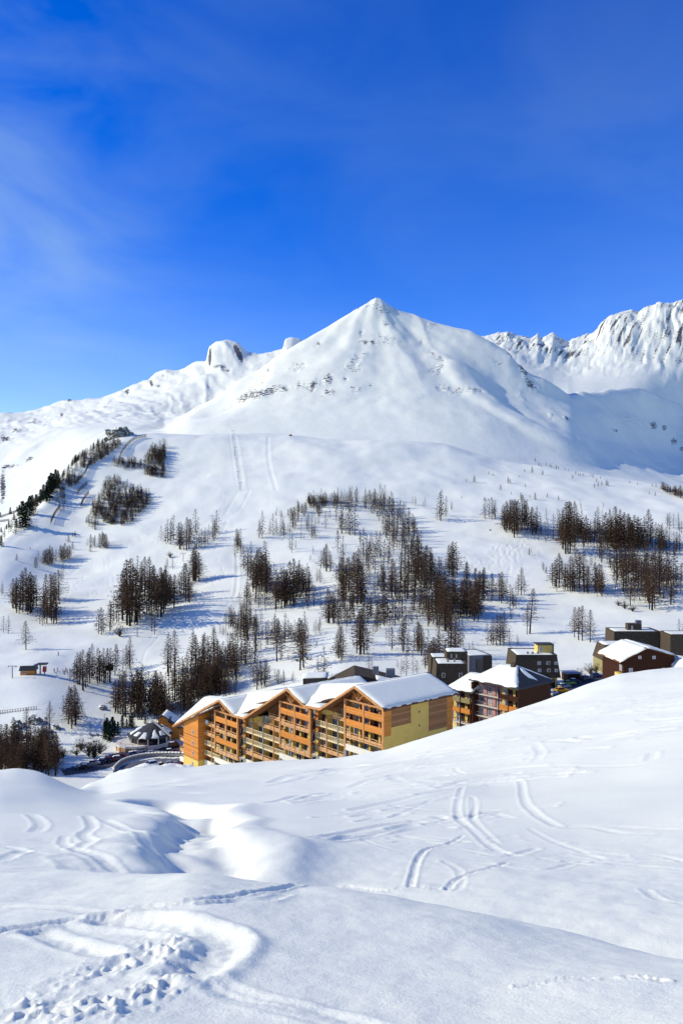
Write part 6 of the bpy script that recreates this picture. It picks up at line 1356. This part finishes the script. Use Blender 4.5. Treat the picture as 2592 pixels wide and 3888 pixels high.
def pylon(px, pb, pt, label, arms=True, dmin=300, group='lift pylons on the slope'):
    x, y, z = hit(px, pb, dmin, 1100); H_ = max(3.5, (pb-pt)/F*y)
    e = thing('lift_pylon', label, 'pylon', (x, y, z), 0, group)
    q = MB(); q.bar((0, 0, -1), (0, 0, H_), 0.26, 0.18, 8); q.build('mast', METAL, e)
    if arms:
        q = MB(); q.bar((-1.7, 0, H_-.1), (1.7, 0, H_-.1), 0.14); q.build('cross_arm', METAL, e)
        for s in (-1.6, 1.6): q = MB(); q.bar((s, -.8, H_-.35), (s, .8, H_-.35), 0.13); q.build('sheave_row', DKMET, e)
    return Vector((x, y, z+H_))
PL = [pylon(48, 2575, 2528, 'grey T-shaped lift pylon left of the lift hut')]
T_ = [pylon(px_, pb, pt, 'slim drag-lift pylon, %s from the top of the steep lift line' % ORD[k]) for k, (px_, pb, pt) in enumerate([(886, 1668, 1634), (892, 1730, 1698), (898, 1772, 1742), (905, 1818, 1790), (912, 1862, 1832)])]
U_ = [pylon(806, 1990, 1957, 'lift pylon among the larches at the top of the piste'), pylon(696, 2132, 2100, 'lift pylon on the bare knoll left of the piste'), pylon(522, 2418, 2382, 'lift pylon at the foot of the tall clump'), pylon(449, 2512, 2470, 'short red-brown lift post by the small cabin'), pylon(1130, 1922, 1908, 'small lift pylon at the top of the glade')]
def cable(pts, label, off=0.0):
    q = MB()
    for a, b_ in zip(pts[:-1], pts[1:]):
        for s in (-1.6, 1.6):
            prev = a+Vector((s, 0, -.2))
            for k in range(1, 7):
                t = k/6; p = a.lerp(b_, t)+Vector((s, 0, -.2-(1-(2*t-1)**2)*(b_-a).length*0.018)); q.bar(prev, p, 0.035, None, 3); prev = p
    o = q.build('lift_cable', DKMET); tag(o, label, 'cable')
cable(T_, 'steel cable strung along the steep drag-lift line'); cable(U_[:3], 'steel cable strung down the piste edge between pylons'); cable([PL[0], Vector((LH.location.x+4.5, LH.location.y, LH.location.z+4.3))], 'short steel cable between lift pylon and hut')
x, y, z = hit(417, 2588, 290); TC = thing('post_cabin', 'tiny dark cabin raised on a single post among larches', 'cabin', (x, y, z))
hz_ = (2588-2545)/F*y; q = MB(); q.bar((0, 0, -.5), (0, 0, hz_), 0.2, 0.2, 6); q.build('post', W_DARK, TC); bx(TC, 'cabin_wall', W_DARK, -1.4, 1.4, -1.2, 1.2, hz_, hz_+1.9)
q = MB(); q.prism_y([(-1.9, hz_+1.8), (1.9, hz_+1.8), (0, hz_+2.9)], -1.5, 1.5); q.build('roof', W_SOFF, TC); window(TC, 0, -1.23, hz_+.6, 0.8, 0.7, FRAME_B, G_DARK, split=False)

# ------------------------------------------------------------------ fences
def fence(name, label, path, H_, gap, slats, m, dmin, dmax, group=None, post_r=0.12):
    w_ = hits(smooth_line(path, 6), dmin, dmax); pts = [Vector((p[0], p[1], gz(*p))) for p in w_]
    e = thing(name, label, 'fence', pts[0], 0, group); o0 = pts[0]
    run = [pts[0]]; 
    for a, b_ in zip(pts[:-1], pts[1:]):
        n_ = max(1, int((b_-a).length/gap)); run += [a.lerp(b_, (i+1)/n_) for i in range(n_)]
    run = [Vector((p.x, p.y, gz(p.x, p.y))) for p in run]
    for p in run[:260]:
        q = MB(); q.bar(p-o0-Vector((0, 0, .4)), p-o0+Vector((0, 0, H_)), post_r, None, 4); q.build('post', m, e)
    for s in range(slats):
        z_ = H_*(0.25+0.7*s/max(1, slats-1)); q = MB()
        for a, b_ in zip(run[:-1], run[1:]): q.bar(a-o0+Vector((0, 0, z_)), b_-o0+Vector((0, 0, z_)), post_r*(0.75 if slats < 4 else 0.95))
        q.build('rail', m, e)
    return e
FW = mat('grey_fence_timber', (0.10, 0.09, 0.08), 0.85, 0.2, 2.0)
fence('railing', 'wooden railing with two rails at the left photo edge', [(-30, 2714), (20, 2707), (80, 2700), (140, 2692)], 1.1, 3.2, 2, FW, 290, 420, post_r=0.09)
for lab, path in [('curved snow fence at the top of the left slope', [(556, 1662), (520, 1668), (488, 1690), (458, 1730)]), ('long snow fence below the upper brown thicket', [(414, 1726), (380, 1745), (344, 1762), (322, 1804), (288, 1840)]),
                  ('short slanting snow fence left of the big thicket', [(332, 1842), (312, 1858), (294, 1878)]), ('curved snow fence next to the big thicket', [(338, 1878), (320, 1900), (308, 1926)]), ('lowest snow fence on the left slope', [(228, 1930), (208, 1960), (194, 1990)])]:
    fence('snow_fence', lab, path, 4.2, 3.4, 5, FW, 500, 1100, 'snow fences on the left slope', 0.17)
for k, path in enumerate([[(96, 1842), (130, 1832), (162, 1826)], [(60, 1872), (110, 1866), (158, 1862)], [(40, 1900), (80, 1896), (116, 1892)], [(6, 1932), (40, 1929), (74, 1926)], [(-20, 1985), (10, 1982), (36, 1978)]]):
    fence('avalanche_barrier', 'avalanche barrier on the bright left ridge, %s from the top' % ORD[k], path, 3.0, 4.0, 4, FW, 560, 1100, 'avalanche barriers on the left ridge', 0.2)
fence('snow_fence', 'thin snow fence left of the round restaurant', [(205, 2876), (240, 2866), (275, 2860)], 1.0, 3.0, 2, FW, 215, 330, 'snow fences on the left slope', 0.07)

# ------------------------------------------------------------------ rock outcrops
ROCKM, n, l, b, geo, noise = snow_material('snowy_rock', False)
sx_ = n.new('ShaderNodeSeparateXYZ'); l.new(geo.outputs['Normal'], sx_.inputs[0]); nn = noise(0.35, 6, 0.65)
ad = n.new('ShaderNodeMath'); ad.operation = 'MULTIPLY_ADD'; ad.inputs[1].default_value = 0.7; l.new(nn.outputs['Fac'], ad.inputs[0]); l.new(sx_.outputs['Z'], ad.inputs[2])
mr = n.new('ShaderNodeMapRange'); mr.inputs['From Min'].default_value = 0.56; mr.inputs['From Max'].default_value = 0.66; l.new(ad.outputs[0], mr.inputs['Value'])
rr = n.new('ShaderNodeValToRGB'); rr.color_ramp.elements[0].color = (0.05, 0.045, 0.04, 1); rr.color_ramp.elements[1].color = (0.20, 0.18, 0.16, 1); l.new(noise(1.1, 6, 0.7).outputs['Fac'], rr.inputs[0])
mx = n.new('ShaderNodeMix'); mx.data_type = 'RGBA'; l.new(mr.outputs[0], mx.inputs['Factor']); l.new(rr.outputs[0], mx.inputs['A']); l.new(b.inputs['Base Color'].links[0].from_socket, mx.inputs['B']); l.new(mx.outputs['Result'], b.inputs['Base Color'])
add_bump(n, l, b, [(noise(0.8, 6, 0.7).outputs['Fac'], 0.8, 0.6)])
def rock(label, px, py, w_px, h_px, dmin, dmax, seed, sub=5):
    x, y, z = hit(px, py, dmin, dmax); w_, h_ = w_px/F*y, h_px/F*y
    bm = bmesh.new(); bmesh.ops.create_icosphere(bm, subdivisions=sub, radius=1.0)
    P = np.array([v_.co for v_ in bm.verts]); N = fbm(P[:, 0]*1.7+seed+P[:, 2]*1.1, P[:, 1]*1.7-seed+P[:, 2]*1.9, 4, seed, 0.55); K = np.round((P[:, 2]+0.2*N)*5)/5
    for v_, nn_, kk in zip(bm.verts, N, K):
        f_ = 1+0.34*nn_; v_.co = Vector((v_.co.x*f_*w_/2, v_.co.y*f_*w_/2.4, (0.6*v_.co.z+0.4*kk)*f_*h_))
    me = bpy.data.meshes.new('rock'); bm.to_mesh(me); bm.free(); me.materials.append(ROCKM)
    o = bpy.data.objects.new('rock_outcrop', me); COL.objects.link(o); o.location = (x, y, z-h_*0.12); tag(o, label, 'rock', 'rock outcrops'); return o
rock('big snow-capped rock knoll on the left skyline above the thickets', 452, 1656, 96, 34, 700, 1100, 3)
for k, (a_, b_, ww, hh, lab) in enumerate([(70, 2762, 40, 30, 'dark rock face at the top of the hollow wood'), (138, 2742, 46, 22, 'dark snow-capped boulder below the railing'), (176, 2778, 52, 12, 'long flat rock on the lower left bank'), (218, 2766, 30, 14, 'dark rock under the thin trees on the bank'), (165, 2796, 36, 9, 'small ledge of rock on the lower left bank'), (388, 2690, 26, 10, 'dark rock on the bank right of the clump'), (662, 2688, 40, 13, 'dark boulder in the wood above the restaurant'), (62, 2800, 40, 34, 'shadowed cliff beside the dark hollow wood'), (300, 2832, 34, 10, 'flat rock above the pale scrub'), (1570, 2316, 16, 8, 'small boulder in the wood at mid slope')]):
    rock(lab, a_, b_, ww, hh, 240 if b_ > 2790 else 290, 700, 20+k, 4)

# ------------------------------------------------------------------ snow groomer on the bench
x, y, z = hit(1102, 1655, 800, 1100); SG = thing('snow_groomer', 'tiny orange snow groomer on the bench under the peak', 'groomer', (x, y, z), 0.3); SG.scale = (.65, .65, .65)
OR_ = mat('groomer_orange', (0.75, 0.28, 0.02), 0.5, 0.05); bx(SG, 'body', OR_, -2.2, 2.0, -1.2, 1.2, 0.9, 1.9); bx(SG, 'cab', G_DARK, 0.2, 1.9, -1.0, 1.0, 1.902, 3.2); bx(SG, 'cab_roof', OR_, 0.1, 2.0, -1.05, 1.05, 3.202, 3.4); bx(SG, 'blade', OR_, 2.6, 2.9, -2.2, 2.2, 0.2, 1.3); q = MB(); q.bar((2.0, -.8, 1.0), (2.6, -.8, .8), .12); q.bar((2.0, .8, 1.0), (2.6, .8, .8), .12); q.build('blade_arm', DKMET, SG)
for s in (-1.6, 1.6): q = MB(); q.prism_y([(-2.2, 0.05), (1.9, 0.05), (2.4, 0.5), (1.9, 0.95), (-2.2, 0.95), (-2.6, 0.5)], s-.5, s+.5); q.build('track', DKMET, SG)

# ------------------------------------------------------------------ skiers
def skier_mesh(name, jacket):
    bm = bmesh.new(); J = [(0, 0, .92, .13), (0, .02, 1.15, .15), (0, 0, 1.36, .15), (0, -.02, 1.50, .06), (0, -.04, 1.66, .11), (.20, 0, 1.36, .07), (.30, -.12, 1.14, .055), (.30, -.34, 1.06, .045), (-.20, 0, 1.36, .07), (-.30, -.12, 1.14, .055), (-.30, -.34, 1.06, .045), (.12, .02, .82, .10), (.14, -.10, .50, .075), (.14, .02, .10, .06), (.14, -.14, .06, .05), (-.12, .02, .82, .10), (-.14, -.10, .50, .075), (-.14, .02, .10, .06), (-.14, -.14, .06, .05)]
    vs = [bm.verts.new(j[:3]) for j in J]
    for a, b_ in [(0, 1), (1, 2), (2, 3), (3, 4), (2, 5), (5, 6), (6, 7), (2, 8), (8, 9), (9, 10), (0, 11), (11, 12), (12, 13), (13, 14), (0, 15), (15, 16), (16, 17), (17, 18)]: bm.edges.new((vs[a], vs[b_]))
    me = bpy.data.meshes.new('skel'); bm.to_mesh(me); bm.free(); o = bpy.data.objects.new('skel', me); COL.objects.link(o)
    o.modifiers.new('s', 'SKIN'); o.modifiers.new('d', 'SUBSURF').levels = 1
    for sv, j in zip(me.skin_vertices[0].data, J): sv.radius = (j[3], j[3])
    me.skin_vertices[0].data[0].use_root = True
    dg = bpy.context.evaluated_depsgraph_get(); m2 = bpy.data.meshes.new_from_object(o.evaluated_get(dg)); m2.name = name
    bpy.data.objects.remove(o); m2.materials.clear(); m2.materials.append(mat('ski_suit_'+name, jacket, 0.8, 0.15, 3)); return m2
SK = {k: skier_mesh(k, c) for k, c in [('dark', (0.03, 0.03, 0.05)), ('red', (0.35, 0.03, 0.03)), ('blue', (0.04, 0.09, 0.25))]}
q = MB()
for s in (-.14, .14): q.box(s-.05, s+.05, -.95, .75, .0, .03); q.add([(s-.05, -.95, 0), (s+.05, -.95, 0), (s+.03, -1.1, .12), (s-.03, -1.1, .12)], [(0, 1, 2, 3), (3, 2, 1, 0)])
SKI = q.mesh('skis', DKMET); q = MB()
for s in (-.32, .32): q.bar((s, -.36, 1.08), (s*1.3, .1, .02), .015)
POLE = q.mesh('poles', METAL); bm = bmesh.new(); bmesh.ops.create_icosphere(bm, subdivisions=2, radius=.135); bmesh.ops.translate(bm, verts=bm.verts, vec=(0, -.03, 1.70)); HEL = bpy.data.meshes.new('helmet'); bm.to_mesh(HEL); bm.free(); HEL.materials.append(DKMET)
gl = 'in the group by the lift hut'
for k, (px_, py_, c, lab) in enumerate([(207, 2552, 'dark', 'skier in dark suit, leftmost '+gl), (214, 2564, 'blue', 'skier in blue, lowest '+gl), (219, 2549, 'red', 'skier in red, second from left '+gl), (241, 2557, 'dark', 'skier in dark suit at the middle, '+gl), (246, 2560, 'blue', 'skier in blue at the middle, '+gl), (251, 2550, 'red', 'skier in red at the middle, '+gl), (257, 2556, 'dark', 'skier in dark suit right of the middle '+gl), (267, 2552, 'dark', 'skier in dark suit, second from right '+gl), (274, 2554, 'blue', 'skier in blue, rightmost '+gl),
                                        (223, 2488, 'dark', 'lone skier in dark suit above the lift hut group'), (1202, 2450, 'dark', 'lone skier on the shaded piste above the roofs, left of the grove'), (1339, 2441, 'dark', 'lone skier beside the twin larches in the grove')]):
    x, y, z = hit(px_, py_, 290, 900); e = thing('person', lab, 'person', (x, y, z), rc.random()*6, 'skiers on the slopes')
    part('body', SK[c], e); part('skis', SKI, e); part('poles', POLE, e); part('helmet', HEL, e)
